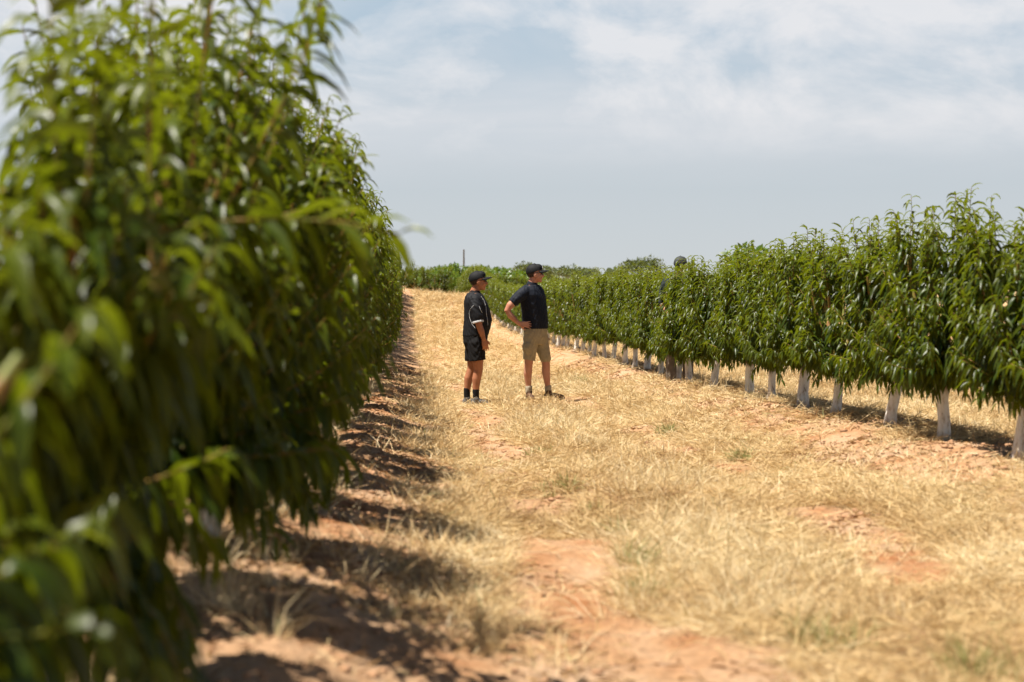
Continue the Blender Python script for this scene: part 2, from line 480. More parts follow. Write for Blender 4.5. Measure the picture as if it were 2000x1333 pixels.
# taller pale strip down the middle of the lane
n = 1150; cy = 3.6 + 34 * rng.uniform(0, 1, n) ** 1.7; cx = 1.42 + rng.normal(0, 0.24, n) + 0.15 * np.sin(cy * 0.7)
k = vnoise(cx, cy, 0.9, 41) > 0.45; clumps(cx[k], cy[k], 30, 0.06, 0.20, 0.05, 40, 0.015, 0.2)
# right hand litter band and beyond, and the litter against the left berm
n = 2600; cy = 4 + 26 * rng.uniform(0, 1, n) ** 1.3; cx = rng.uniform(2.0, 3.5, n)
k = (vnoise(cx, cy, 0.8, 42) > 0.48); clumps(cx[k], cy[k], 20, 0.05, 0.14, 0.06, 58, 0.015, 0.1)
n = 1500; cy = 3.2 + 24 * rng.uniform(0, 1, n) ** 1.5; cx = 0.16 + rng.normal(0, 0.16, n)
k = (vnoise(cx, cy, 0.7, 43) > 0.40); clumps(cx[k], cy[k], 14, 0.07, 0.19, 0.05, 52, 0.02, -0.08)
n = 260; cy = 3.0 + 24 * rng.uniform(0, 1, n) ** 1.5; cx = -0.66 + rng.normal(0, 0.16, n)
k = (vnoise(cx, cy, 0.8, 44) > 0.55); clumps(cx[k], cy[k], 26, 0.09, 0.24, 0.04, 38, 0.01, 0.1)
n = 1700; cy = 8 + 40 * rng.uniform(0, 1, n); cx = rng.uniform(4.7, 9.5, n)
k = in_view(cx, cy, 1.0); clumps(cx[k], cy[k], 14, 0.1, 0.25, 0.05, 45, 0.05, 0.0)
n = 500; cy = 2.6 + 14 * rng.uniform(0, 1, n); cx = rng.uniform(-3.6, -1.5, n)
clumps(cx, cy, 18, 0.1, 0.25, 0.05, 35, 0.02, 0.05)
so = add_obj('dry_grass', sg.mesh('dry_grass'), M_STRAW)
tag(so, 'straw coloured dead grass and cut litter covering the lane between the rows', 'dry grass', kind='stuff')

cg = Geo()
def clods(n, y0, y1, s0, s1):
    x, y = scatter(n, y0, y1, -2.2, 5.0, 1.3)
    c = litter_cover(x, y)
    k = in_view(x, y, 0.4) & (rng.uniform(0, 1, n) < np.clip(0.7 - c, 0, 1)) & (vnoise(x, y, 0.4, 81) > 0.42)
    x = x[k]; y = y[k]; N = len(x)
    r = s0 + (s1 - s0) * rng.uniform(0, 1, N) ** 3.5
    D = np.array([[1, 0, 0], [0, 1, 0], [-1, 0, 0], [0, -1, 0], [0, 0, 1], [0, 0, -1], ], float)
    D2 = norm(np.array([[1, 1, 1], [-1, 1, 1], [-1, -1, 1], [1, -1, 1]], float)) * 1.05
    V = np.concatenate([D, D2]); V = V[None] * r[:, None, None] * rng.uniform(0.6, 1.3, (N, len(V), 1)) * np.array([1, 1, 0.65])
    V += np.stack([x, y, ground_z(x, y) + r * 0.1], 1)[:, None, :]
    F = []
    for a, b, m in ((0, 1, 6), (1, 2, 7), (2, 3, 8), (3, 0, 9)):
        F += [(a, b, m), (b, 4, m), (4, a, m), (b, a, 5)]
    F = np.array(F).reshape(-1)
    flat = (F[None] + (np.arange(N) * V.shape[1])[:, None]).reshape(-1)
    cg.add(V.reshape(-1, 3), flat, np.full(N * 16, 3))
clods(16000, 2.8, 9, 0.003, 0.020)
clods(26000, 9, 30, 0.008, 0.034)
tag(add_obj('soil_clods', cg.mesh('soil_clods'), simple('dry_clod', (0.50, 0.28, 0.15), 0.95, 0.35, 40)), 'crumbs and clods of dry red soil on the bare patches', 'soil crumbs', kind='stuff')

# green weeds one can count
WEEDS = [(1198, 1050, 0.10, 'bushy olive green weed tuft on bare red soil in the middle of the lane'),
         (1100, 960, 0.10, 'low flat green weed in the lane, farther back than the bushy olive tuft'),
         (1155, 1010, 0.08, 'thin pale green weed just behind the bushy olive tuft'),
         (1285, 1170, 0.09, 'small green weed at the edge of the bare pinkish soil patch'),
         (1262, 1120, 0.10, 'sprawling greenish weed in front of the bushy olive tuft'),
         (1140, 748, 0.12, 'upright green weed standing right of the man in khaki shorts'),
         (1300, 850, 0.10, 'olive weed in straw halfway to the white trunks'),
         (1450, 897, 0.09, 'grey green weed low in the straw near the right hand row'),
         (1055, 890, 0.08, 'small dark olive weed in the left wheel track behind the others'),
         (1940, 1320, 0.12, 'bright green weed at the bottom right corner of the photo'),
         (1620, 1265, 0.14, 'green shoots at the foot of the big pale grass clump at lower right')]
def px_ground(px, py):
    az = math.atan((px - 1000) / FPX) + math.radians(3.43)
    el = math.atan((py - 666.5) / FPX * math.cos(az - math.radians(3.43))) + math.radians(1.92)
    lo = 1.0
    for _ in range(4000):
        x = lo * math.sin(az); y = lo * math.cos(az)
        if CAM_Z - lo * math.tan(el) <= float(ground_z(x, y)): return x, y
        lo += 0.03
    return x, y
for (px, py, h, lab) in WEEDS:
    x, y = px_ground(px, py)
    wg = Geo()
    cxs = x + rng.normal(0, 0.06, 7); cys = y + rng.normal(0, 0.07, 7)
    h *= 1.35
    clumps(cxs, cys, 26, h * 0.5, h * 1.1, 0.03, 30, 0.82, -0.2, wg, 1.3)
    me = wg.mesh('weed')
    z0 = float(ground_z(x, y)); me.transform(Matrix.Translation((-x, -y, -z0)))
    tag(add_obj('weed', me, M_STRAW, loc=(x, y, z0)), lab, 'weed', 'green weeds in the lane')

# ------------------------------------------------------------------ peach trees
def bez(p0, p1, p2, n):
    t = np.linspace(0, 1, n)[:, None]
    return (1 - t) ** 2 * p0 + 2 * t * (1 - t) * p1 + t * t * p2

def make_peach(seed, n_shoots=132, leaf_scale=1.0, fold=True, reach=(), tall=1.0, per=(22, 34), leafL=(0.115, 0.175), Z0=0.31, low=0.45, HX=0.50, HY=0.86, taper=0.42, n_up=18):
    global rng
    keep_rng = rng; rng = np.random.default_rng(seed)
    crown, wood, trunk = Geo(), Geo(), Geo()
    # whitewashed trunk
    lean = rng.normal(0, 0.035, 2)
    zt = np.array([-0.12, -0.03, 0.0, 0.04, 0.14, 0.30, 0.42, 0.52])
    rt = np.array([0.082, 0.076, 0.068, 0.057, 0.049, 0.047, 0.051, 0.056]) * rng.uniform(0.85, 1.15)
    pt = np.stack([-0.03 * (1 - zt / 0.5) + lean[0] * zt / 0.5 + 0.006 * np.sin(zt * 17 + seed), lean[1] * zt / 0.5, zt], 1)
    tube_geo(trunk, pt, rt, 12)
    top = pt[-1]
    # scaffold limbs, vase shaped along the row
    limbs = []
    for i in range(6):
        a = i * math.pi / 3 + rng.normal(0, 0.25)
        rad = np.array([0.26 * math.cos(a), 0.52 * math.sin(a)])
        end = np.array([rad[0], rad[1], rng.uniform(1.1, 1.35) * tall])
        mid = np.array([rad[0] * 0.75, rad[1] * 0.75, 0.72])
        c = bez(top - [0, 0, 0.04], mid, end, 8)
        tube_geo(wood, c, np.linspace(0.032, 0.009, 8), 7)
        limbs.append(c)
    L_all = np.concatenate(limbs)
    B, E, LL, DD, RR, YY = [], [], [], [], [], []
    def shoot(p0, p1, ctrl, nl, up=0.0, yng=0.15, dr=1.0, tip=False):
        c = bez(p0, ctrl, p1, 7)
        tube_geo(wood, c, np.linspace(0.0055, 0.0018, 7), 4)
        t = np.linspace(0.12, 1.0, nl) if not tip else np.linspace(0.05, 1.0, nl) ** 0.8
        f = t * 6; i0 = np.minimum(f.astype(int), 5); w = (f - i0)[:, None]
        pos = c[i0] * (1 - w) + c[i0 + 1] * w
        tan = norm(c[i0 + 1] - c[i0])
        ang = np.arange(nl) * 2.399 + rng.uniform(0, 6.28) + rng.normal(0, 0.3, nl)
        ref = np.array([0, 0, 1.0]); a = norm(np.cross(tan, ref + rng.normal(0, 0.2, 3))); b = np.cross(tan, a)
        rad = a * np.cos(ang)[:, None] + b * np.sin(ang)[:, None]
        fwd = 0.35 + 0.5 * t + up * 0.4
        e = norm(rad + tan * fwd[:, None] + rng.normal(0, 0.15, (nl, 3)))
        B.append(pos); E.append(e)
        LL.append(rng.uniform(*leafL, nl) * leaf_scale * (1 - 0.35 * t ** 4))
        DD.append(np.clip(rng.normal(1.15, 0.35, nl) * dr * (1 - 0.3 * t ** 3), 0.1, 2.2))
        RR.append(rng.beta(2, 2, nl)); YY.append(np.clip(yng * 0.25 + (t ** 3) * yng * 2.0 + rng.normal(0, 0.05, nl), 0, 0.9))
    Z1 = 1.55 * tall
    cl = [(rng.uniform(0.02, 1) ** 0.95, rng.uniform(0, 2 * np.pi)) for _ in range(n_shoots // 6)]
    for i in range(n_shoots):
        t = rng.uniform(0, 1) ** 0.95
        cc = cl[rng.integers(len(cl))] if rng.uniform() < 0.6 else None
        if cc: t = float(np.clip(cc[0] + rng.normal(0, 0.05), 0.0, 1.0))
        z = Z0 + (Z1 - Z0) * t
        wx = HX * (1.0 - taper * t ** 2.2) * (low + (1 - low) * min(1, t * 3.5))
        a = cc[1] + rng.normal(0, 0.22) if cc else rng.uniform(0, 2 * np.pi); rr_ = rng.uniform(0.25, 1.0) ** 0.38
        # boxy outline so that neighbouring trees read as one hedge
        ca, sa = math.cos(a), math.sin(a)
        q = 1.0 / (abs(ca) ** 3 + abs(sa) ** 3) ** (1 / 3)
        p1 = np.array([wx * ca * q * rr_, HY * sa * q * rr_, z]) + rng.normal(0, 0.03, 3)
        lj = limbs[np.argmin([np.linalg.norm(l[5][:2] - p1[:2]) for l in limbs])]
        zi = np.clip((z - 0.30 - lj[0][2]) / (lj[-1][2] - lj[0][2]), 0.0, 0.97)
        p0 = lj[int(zi * 7)]
        if t < 0.22:
            ctrl = (p0 + p1) / 2 + [0, 0, 0.18]
        else:
            ctrl = np.array([p0[0] * 0.35 + p1[0] * 0.65, p0[1] * 0.35 + p1[1] * 0.65, (p0[2] + p1[2]) / 2 - 0.02])
        nl = int(rng.integers(*per))
        shoot(p0, p1, ctrl, nl, up=0.2 if t > .7 else 0, yng=0.12 + 0.22 * t, dr=1.0 + 0.35 * (1 - t))
    # upright water shoots on top
    for i in range(n_up):
        x = rng.uniform(-0.26, 0.26); y = rng.uniform(-0.95, 0.95) * HY
        h = rng.uniform(0.04, 0.24)
        lj = limbs[np.argmin([abs(l[-1][0] - x) + abs(l[-1][1] - y) for l in limbs])]
        p0 = lj[-2]; p1 = np.array([x, y, Z1 + h - 0.06])
        shoot(p0, p1, np.array([x * .9, y * .9, (p0[2] + p1[2]) / 2 - 0.1]), 26, up=0.9, yng=0.5, dr=0.75, tip=True)
    for (p0, ctrl, p1, nl) in reach:
        shoot(np.array(p0, float), np.array(p1, float), np.array(ctrl, float), nl, up=0.4, yng=0.4, dr=0.7)
    B = np.concatenate(B); E = np.concatenate(E); LL = np.concatenate(LL); DD = np.concatenate(DD)
    RR = np.concatenate(RR); YY = np.concatenate(YY)
    leaves_geo(crown, B, E, LL, LL * rng.uniform(0.175, 0.235, len(LL)), DD, RR, YY, fold)
    out = (trunk.mesh('trunk', True), wood.mesh('branches', True), crown.mesh('crown', fold))
    rng = keep_rng
    return out

def peach_proto(seed, **k):
    r = empty('peach_tree')
    t, w, c = make_peach(seed, **k)
    add_obj('trunk', t, M_WHITE_TRUNK, r)
    add_obj('branches', w, M_SHOOT, r)
    add_obj('crown', c, M_LEAF, r)
    return r

protos = [peach_proto(100 + i) for i in range(7)]
far_protos = [peach_proto(200 + i, n_shoots=80, fold=False, per=(16, 22), leafL=(0.13, 0.19), leaf_scale=1.05) for i in range(3)]
used = set()
def place_peach(proto, x, y, sc=1.0, sz=1.0, flip=False, label=None, group=None):
    if proto.name in used: o = copy_tree(proto)
    else: o = proto; used.add(proto.name)
    o.location = (x, y, float(ground_z(x, y)))
    o.rotation_euler = (0, 0, (math.pi if flip else 0) + random.uniform(-0.12, 0.12))
    o.scale = (sc * random.uniform(0.95, 1.05), sc, sc * sz)
    tag(o, label, 'peach tree', group)
    return o

GR_R = 'peach trees in the right hand row'
GR_L = 'peach trees in the left hand row'
R_LABELS = {
 0: 'peach tree just off the right edge of the photo with only leaf tips showing',
 1: 'peach tree cut by the right edge, its pale trunk touching the frame',
 2: 'tallest peach tree at the far right, first whole white trunk from the edge',
 3: 'peach tree with a straight mottled grey white trunk, second whole trunk from the right edge',
 4: 'peach tree with short stout whitewashed trunk, third whole trunk from the right edge',
 5: 'peach tree with leaning bright white trunk, fourth whole trunk from the right edge',
 6: 'peach tree with white trunk, fifth whole trunk from the right edge',
 7: 'peach tree with narrow white trunk, sixth whole trunk from the right edge',
 8: 'peach tree with dappled shaded trunk, second to the right of the hidden man',
 9: 'peach tree whose white trunk stands immediately right of the hidden man in trousers',
 10: 'peach tree immediately behind the hidden man, trunk covered by his legs',
 11: 'peach tree whose trunk stands first to the left of the hidden man in trousers',
 12: 'peach tree whose trunk stands second to the left of the hidden man in trousers',
 13: 'peach tree whose trunk stands third to the left of the hidden man in trousers',
}
ry = [9.2, 10.6, 12.15, 13.7, 15.3, 16.7, 18.2, 19.5, 21.4, 23.3, 24.9]
while ry[-1] < 132: ry.append(ry[-1] + 1.55)
for i, y in enumerate(ry):
    near = y < 36
    pr = protos[(i * 3 + 1) % 7] if near else far_protos[i % 3]
    lab = R_LABELS.get(i)
    if lab is None:
        lab = ('small peach tree in the right row, seen between the taller man and the hidden man' if y < 49
               else 'small peach tree in the right row, behind the taller man with khaki shorts' if y < 71
               else 'tiny peach tree in the right row, seen between the two men standing in the lane' if y < 90
               else 'tiny peach tree at the far end of the right row, behind the man in black')
    hz_ = {0: 0.97, 1: 0.98, 2: 1.06, 3: 0.98, 4: 0.95, 5: 1.0, 6: 1.02, 7: 1.03, 8: 0.97, 9: 0.955, 10: 0.96}.get(i, random.uniform(0.98, 1.07))
    place_peach(pr, ROW_R + (-0.06 if i in (8, 9) else random.uniform(-0.04, 0.04)), y, 1.07 if i in (8, 9) else random.uniform(0.97, 1.03), hz_, False, lab, GR_R)

L_LABELS = {
 0: 'closest blurred peach tree at the left edge, its big soft leaves beside the lens',
 1: 'out of focus peach tree at lower left, its leaves hanging to the bottom edge',
 2: 'blurred tall peach tree at left whose upright shoots reach the top edge of the photo',
 3: 'soft focus peach tree in the left row, fourth from the camera',
 4: 'peach tree in the left row, fifth from the camera, pale trunk above the shaded berm',
 5: 'peach tree in the left row, sixth from the camera',
 6: 'peach tree in the left row, seventh from the camera',
}
near_reach = [((-0.15, 0.1, 0.95), (0.40, 0.1, 1.15), (0.78, 0.15, 1.05), 24),
              ((-0.1, -0.2, 0.95), (0.3, -0.2, 1.15), (0.62, -0.3, 1.22), 22)]
tall_shoots = [((x0 * .6, y0, 1.2), (x0, y0, 1.55), (x0 * 1.15, y0 * 1.1, z1), 30) for x0, y0, z1 in ((0.5, 0.2, 1.95), (0.55, -0.4, 1.85), (0.45, 0.5, 2.1))] + [((x0, y0, 1.3), (x0 * 1.1, y0, 1.6), (x0 * 1.5, y0 * 1.2, z1), 30) for x0, y0, z1 in
               [(0.2, 0.3, 2.05), (-0.1, -0.1, 2.1), (0.1, 0.6, 1.98), (0.25, -0.5, 2.0), (0.0, 0.1, 2.15), (0.28, 0.0, 1.92)]]
near_a = peach_proto(301, leaf_scale=1.25, n_shoots=66, tall=0.74, Z0=0.02, HX=0.48, HY=0.64, taper=0.6, n_up=6, low=0.8)
near_b = peach_proto(302, leaf_scale=1.25, n_shoots=76, reach=near_reach[:1], tall=0.88, Z0=0.02, HX=0.52, HY=0.60, taper=0.5, n_up=8, low=0.85)
near_c = peach_proto(303, leaf_scale=1.2, n_shoots=84, reach=near_reach[1:] + tall_shoots, tall=1.0, Z0=0.06, HX=0.60, HY=0.56, taper=0.25, n_up=12, low=0.8)
near_d = peach_proto(304, leaf_scale=1.15, n_shoots=125, reach=tall_shoots, tall=1.2, Z0=0.12, HX=0.66, HY=0.54, taper=0.12, n_up=16, low=0.7)
left_protos = [peach_proto(310 + i, n_shoots=150, tall=(1.36, 1.40, 1.30)[i], Z0=0.20, HX=0.64, HY=0.54, taper=0.12, n_up=16, low=0.6) for i in range(3)]
ly = [2.2, 3.7, 5.1, 6.5]
while ly[-1] < 92: ly.append(ly[-1] + 1.5)
for i, y in enumerate(ly):
    pr = [near_a, near_b, near_c, near_d][i] if i < 4 else (left_protos[i % 3] if y < 34 else far_protos[i % 3])
    lab = L_LABELS.get(i)
    if lab is None:
        lab = ('leafy peach tree in the middle of the left row, where leaves begin to look sharp' if y < 30
               else 'small peach tree at the far end of the left row, beside the lane rise')
    o = place_peach(pr, ROW_L + random.uniform(-0.03, 0.03), y, 1.0, random.uniform(0.97, 1.04) * {3: 1.0, 4: 0.95}.get(i, 1.0 if y < 34 else 1.42), i % 2 == 1 and i > 2, lab, GR_L)

# ------------------------------------------------------------------ background trees
def blob_tree(name, seed, H, Wd, mat, n=2600, leaf=0.30, blobs=14, trunk_h=0.35, flat=0.8, bark=M_FARBARK, sparse=0.0, cone=False):
    global rng
    keep = rng; rng = np.random.default_rng(seed)
    r = empty(name); g = Geo(); w = Geo()
    tube_geo(w, [(0, 0, -0.4), (0.03 * H, 0, H * 0.25), (0, 0.02 * H, H * 0.5), (0.01, 0, H * 0.85)], [0.035 * H, 0.028 * H, 0.018 * H, 0.005 * H], 8)
    cs = []
    for i in range(blobs):
        if cone:
            t = i / (blobs - 1); z = H * (trunk_h + (1 - trunk_h) * t)
            a = rng.uniform(0, 6.28); rr_ = Wd * 0.22 * (1 - t)
            rad = Wd * 0.5 * (1 - t * 0.88)
            cs.append((np.array([rr_ * math.cos(a), rr_ * math.sin(a), z]), np.array([rad, rad, H * 0.10])))
        else:
            a = rng.uniform(0, 6.28); rr_ = Wd * 0.36 * math.sqrt(rng.uniform(0, 1)); z = H * rng.uniform(trunk_h + 0.15, 0.86)
            rad = Wd * rng.uniform(0.13, 0.25) * (1.0 - 0.3 * (z / H))
            c = np.array([rr_ * math.cos(a), rr_ * math.sin(a), z])
            cs.append((c, np.array([rad, rad, rad * flat])))
            tube_geo(w, [(0, 0, H * 0.3), tuple(c * [0.5, 0.5, 0.75]), tuple(c)], [0.015 * H, 0.009 * H, 0.003 * H], 5)
    k = n // blobs
    for c, rad in cs:
        d = norm(rng.normal(size=(k, 3))); q = rng.uniform(0.2, 1, (k, 1)) ** 0.4 * rng.uniform(0.8, 1.18, (k, 1))
        p = c + d * rad * q
        if sparse: 
            keep_ = rng.uniform(0, 1, k) > sparse; p = p[keep_]; d = d[keep_]
        e = norm(d + rng.normal(0, 0.7, p.shape) + [0, 0, 0.1])
        L = rng.uniform(0.6, 1.3, len(p)) * leaf
        leaves_geo(g, p, e, L, L * 0.5, rng.uniform(0, 0.8, len(p)), rng.beta(2, 2, len(p)), np.clip(rng.normal(0.1, 0.1, len(p)), 0, 1), False, rng.uniform(-1.5, 1.5, len(p)))
    add_obj('trunk', w.mesh('trunk', True), bark, r)
    add_obj('crown', g.mesh('crown'), mat, r)
    rng = keep
    return r
def px_place(o, px, top_py, Y, H_model, s=None, sxy=1.0, rz=0.0):
    """stand a tree at distance Y so that it shows at column px and reaches row top_py"""
    az = math.atan((px - 1000) / FPX) + math.radians(3.43)
    x = Y * math.tan(az); z = float(ground_z(x, Y))
    top = CAM_Z + (555 - top_py) / FPX * Y
    sc = (top - z) / H_model
    o.location = (x, Y, z); o.scale = (sc * sxy, sc * sxy, sc); o.rotation_euler = (0, 0, rz)
round_a = blob_tree('broadleaf_tree', 401, 5.0, 5.4, M_FARLEAF, 4200, 0.34, 18, 0.05)
round_b = blob_tree('broadleaf_tree', 402, 5.0, 6.5, M_FARLEAF, 4200, 0.34, 18, 0.05)
gum = blob_tree('gum_tree', 403, 8.0, 10.5, M_GUM, 2600, 0.5, 17, 0.35, 0.42, sparse=0.3)
pine = blob_tree('pine_tree', 404, 8.0, 3.6, M_PINE, 2600, 0.45, 12, 0.12, cone=True)
BT = [
 (round_a, 893, 514, 165, 1.0, 'taller of the round green trees beyond the rise, directly behind the thin pole', 'broadleaf tree'),
 (round_b, 925, 520, 172, 0.9, 'round dark green tree above the left man\'s cap beyond the rise', 'broadleaf tree'),
 (round_b, 862, 517, 160, 1.0, 'round green tree beyond the rise, left of the thin pole', 'broadleaf tree'),
 (round_a, 840, 527, 150, 1.1, 'low bushy green tree at the end of the lane left of the rise', 'broadleaf tree'),
 (round_b, 812, 540, 140, 1.1, 'lowest bushy green tree where the lane ends, beside the left row', 'broadleaf tree'),
 (round_a, 958, 519, 190, 1.3, 'wide flat topped dark tree between the heads of the two standing men', 'broadleaf tree'),
 (round_b, 1000, 520, 200, 1.4, 'green tree just left of the taller man\'s cap beyond the row', 'broadleaf tree'),
 (round_a, 780, 545, 170, 1.2, 'green tree mostly hidden by the left row where the lane ends', 'broadleaf tree'),
 (round_b, 1515, 470, 62, 1.0, 'yellowish green tree rising behind the right hand row near the middle', 'broadleaf tree'),
 (gum, 1248, 499, 150, 0.85, 'olive grey gum tree above the row left of the hidden man\'s cap', 'gum tree'),
 (gum, 1118, 517, 260, 1.2, 'small faint gum tree above the row right of the taller man', 'gum tree'),
 (gum, 1045, 511, 290, 1.0, 'sparse gum crown just above the taller man\'s cap', 'gum tree'),
 (pine, 795, 528, 330, 1.0, 'dark pine beside the left row, leftmost of the distant pines', 'pine tree'),
 (pine, 811, 531, 335, 0.9, 'dark pine in the middle of the distant pines at the lane end', 'pine tree'),
 (pine, 827, 534, 345, 0.8, 'rightmost and smallest of the distant dark pines at the lane end', 'pine tree'),
]
HM = {round_a.name: 5.0 * 0.98, round_b.name: 5.0 * 0.98, gum.name: 8.0 * 0.95, pine.name: 8.0}
for i, (pr, px, py, Y, sxy, lab, cat) in enumerate(BT):
    o = pr if pr.name not in used else copy_tree(pr)
    used.add(pr.name)
    px_place(o, px, py, Y, HM[pr.name], sxy=sxy, rz=random.uniform(0, 6))
    tag(o, lab, cat, 'distant trees behind the orchard')
# far orchard block across the end of the lane
for i in range(26):
    x = -6 + i * 1.3 + random.uniform(-.2, .2); y = 128 + random.uniform(-2, 2) + (i % 2) * 4
    if abs(x - ROW_R) < 1.0: continue
    o = place_peach(far_protos[i % 3], x, y, 1.5, 1.0, False,
                    'bushy orchard tree in the block crossing the far end of the lane', 'orchard trees across the end of the lane')
    o.rotation_euler.z = 1.57
# tree line at the horizon
wg = Geo()
pxs = rng.uniform(-700, 1400, 9000)
yy = 900 + rng.uniform(-40, 40, 9000)
zz = ground_z(pxs, yy) + rng.uniform(0, 1, 9000) * (4.5 + 5 * vnoise(pxs, yy * 0, 60, 77) + 3 * vnoise(pxs, yy * 0, 17, 78))
P = np.stack([pxs, yy, zz], 1)
leaves_geo(wg, P, norm(rng.normal(size=P.shape)), np.full(9000, 5.0), np.full(9000, 3.6), rng.uniform(0, .5, 9000), rng.beta(2, 2, 9000), np.zeros(9000), False, rng.uniform(-1.5, 1.5, 9000))
tag(add_obj('far_woodland', wg.mesh('far_woodland'), M_GUM), 'low dark line of distant woodland along the horizon', 'woodland', kind='stuff')
# slim pole
pg = Geo()
tube_geo(pg, [(0, 0, -0.5), (0, 0, 3), (0, 0, 7.2)], [0.16, 0.14, 0.10], 10)
pole = empty('utility_pole')
add_obj('pole', pg.mesh('pole', True), simple('pole_wood', (0.16, 0.14, 0.12), 0.9), pole)
pg2 = Geo(); tube_geo(pg2, [(0, -0.5, 6.85), (0, 0.5, 6.85)], [0.06, 0.06], 6)
add_obj('crossarm', pg2.mesh('crossarm'), M_FARBARK, pole)
px_place(pole, 906, 488, 175, 7.2)
tag(pole, 'thin grey pole rising above the round trees beyond the lane', 'pole')

# ------------------------------------------------------------------ people
def ring_loft(bm, rings, yaw=0.0, seg=28, sq=2.3):
    """rings: (cx, cy, z, rx, ry) horizontal rounded sections"""
    prev = None; cyw, syw = math.cos(yaw), math.sin(yaw); first = None
    for (cx, cy, z, rx, ry) in rings:
        vs = []
        for i in range(seg):
            a = 2 * math.pi * i / seg; ca, sa = math.cos(a), math.sin(a)
            q = (abs(ca) ** sq + abs(sa) ** sq) ** (-1 / sq)
            lx, ly_ = rx * ca * q, ry * sa * q
            vs.append(bm.verts.new((cx + lx * cyw - ly_ * syw, cy + lx * syw + ly_ * cyw, z)))
        if prev:
            for i in range(seg):
                bm.faces.new((prev[i], prev[(i + 1) % seg], vs[(i + 1) % seg], vs[i]))
        else: first = vs
        prev = vs
    bm.faces.new(list(reversed(first))); bm.faces.new(prev)
def limb(bm, pts, seg=16):
    """pts: (x, y, z, r) – tapered tube with rounded ends"""
    P = [Vector(p[:3]) for p in pts]; R = [p[3] for p in pts]
    d0 = (P[0] - P[1]).normalized(); d1 = (P[-1] - P[-2]).normalized()
    seqP = [P[0] + d0 * R[0] * 0.85, P[0] + d0 * R[0] * 0.5] + P + [P[-1] + d1 * R[-1] * 0.5, P[-1] + d1 * R[-1] * 0.85]
    seqR = [R[0] * 0.45, R[0] * 0.85] + R + [R[-1] * 0.85, R[-1] * 0.45]
    n = len(seqP); prev = None; ax = None
    for i in range(n):
        t = (seqP[min(i + 1, n - 1)] - seqP[max(i - 1, 0)]).normalized()
        if ax is None: ax = t.orthogonal().normalized()
        else: ax = (ax - t * ax.dot(t)).normalized()
        b = t.cross(ax)
        vs = [bm.verts.new(seqP[i] + (ax * math.cos(2 * math.pi * k / seg) + b * math.sin(2 * math.pi * k / seg)) * seqR[i]) for k in range(seg)]
        if prev:
            for k in range(seg): bm.faces.new((prev[k], prev[(k + 1) % seg], vs[(k + 1) % seg], vs[k]))
        else: bm.faces.new(list(reversed(vs)))
        prev = vs
    bm.faces.new(prev)
def ell(bm, c, r, rot=None):
    m = Matrix.Translation(Vector(c)) @ (rot.to_matrix().to_4x4() if rot else Matrix.Identity(4)) @ Matrix.Diagonal((*r, 1))
    bmesh.ops.create_uvsphere(bm, u_segments=20, v_segments=14, radius=1.0, matrix=m)
def organic(name, build, mat, parent, voxel=0.008, smooth=4, floor=None, cut=None, wrinkle=0.0, seed=0):
    bm = bmesh.new(); build(bm)
    bmesh.ops.recalc_face_normals(bm, faces=bm.faces)
    me = bpy.data.meshes.new(name + '_raw'); bm.to_mesh(me); bm.free()
    tmp = bpy.data.objects.new('tmp', me); C.objects.link(tmp)
    r = tmp.modifiers.new('r', 'REMESH'); r.mode = 'VOXEL'; r.voxel_size = voxel
    if smooth:
        s = tmp.modifiers.new('s', 'SMOOTH'); s.iterations = smooth; s.factor = 0.5
    dg = bpy.context.evaluated_depsgraph_get()
    out = bpy.data.meshes.new_from_object(tmp.evaluated_get(dg)); out.name = name
    bpy.data.objects.remove(tmp); bpy.data.meshes.remove(me)
    bm = bmesh.new(); bm.from_mesh(out)
    if wrinkle:
        bm.normal_update()
        for v in bm.verts:
            x, y, z = v.co
            w = (math.sin(z * 55 + 9 * math.sin(x * 17 + seed) + 6 * math.sin(y * 21)) * 0.5
                 + math.sin(z * 95 + x * 60 + 5 * math.sin(y * 30 + seed)) * 0.3)
            v.co = v.co + v.normal * wrinkle * w
    if cut:
        for (co, no) in cut:
            res = bmesh.ops.bisect_plane(bm, geom=bm.verts[:] + bm.edges[:] + bm.faces[:], plane_co=co, plane_no=no, clear_outer=True)
            ed = [e for e in res['geom_cut'] if isinstance(e, bmesh.types.BMEdge)]
            if ed: bmesh.ops.contextual_create(bm, geom=ed)
    if floor is not None:
        for v in bm.verts: v.co.z = max(v.co.z, floor)
    bm.to_mesh(out); bm.free()
    for p in out.polygons: p.use_smooth = True
    return add_obj(name, out, mat, parent)

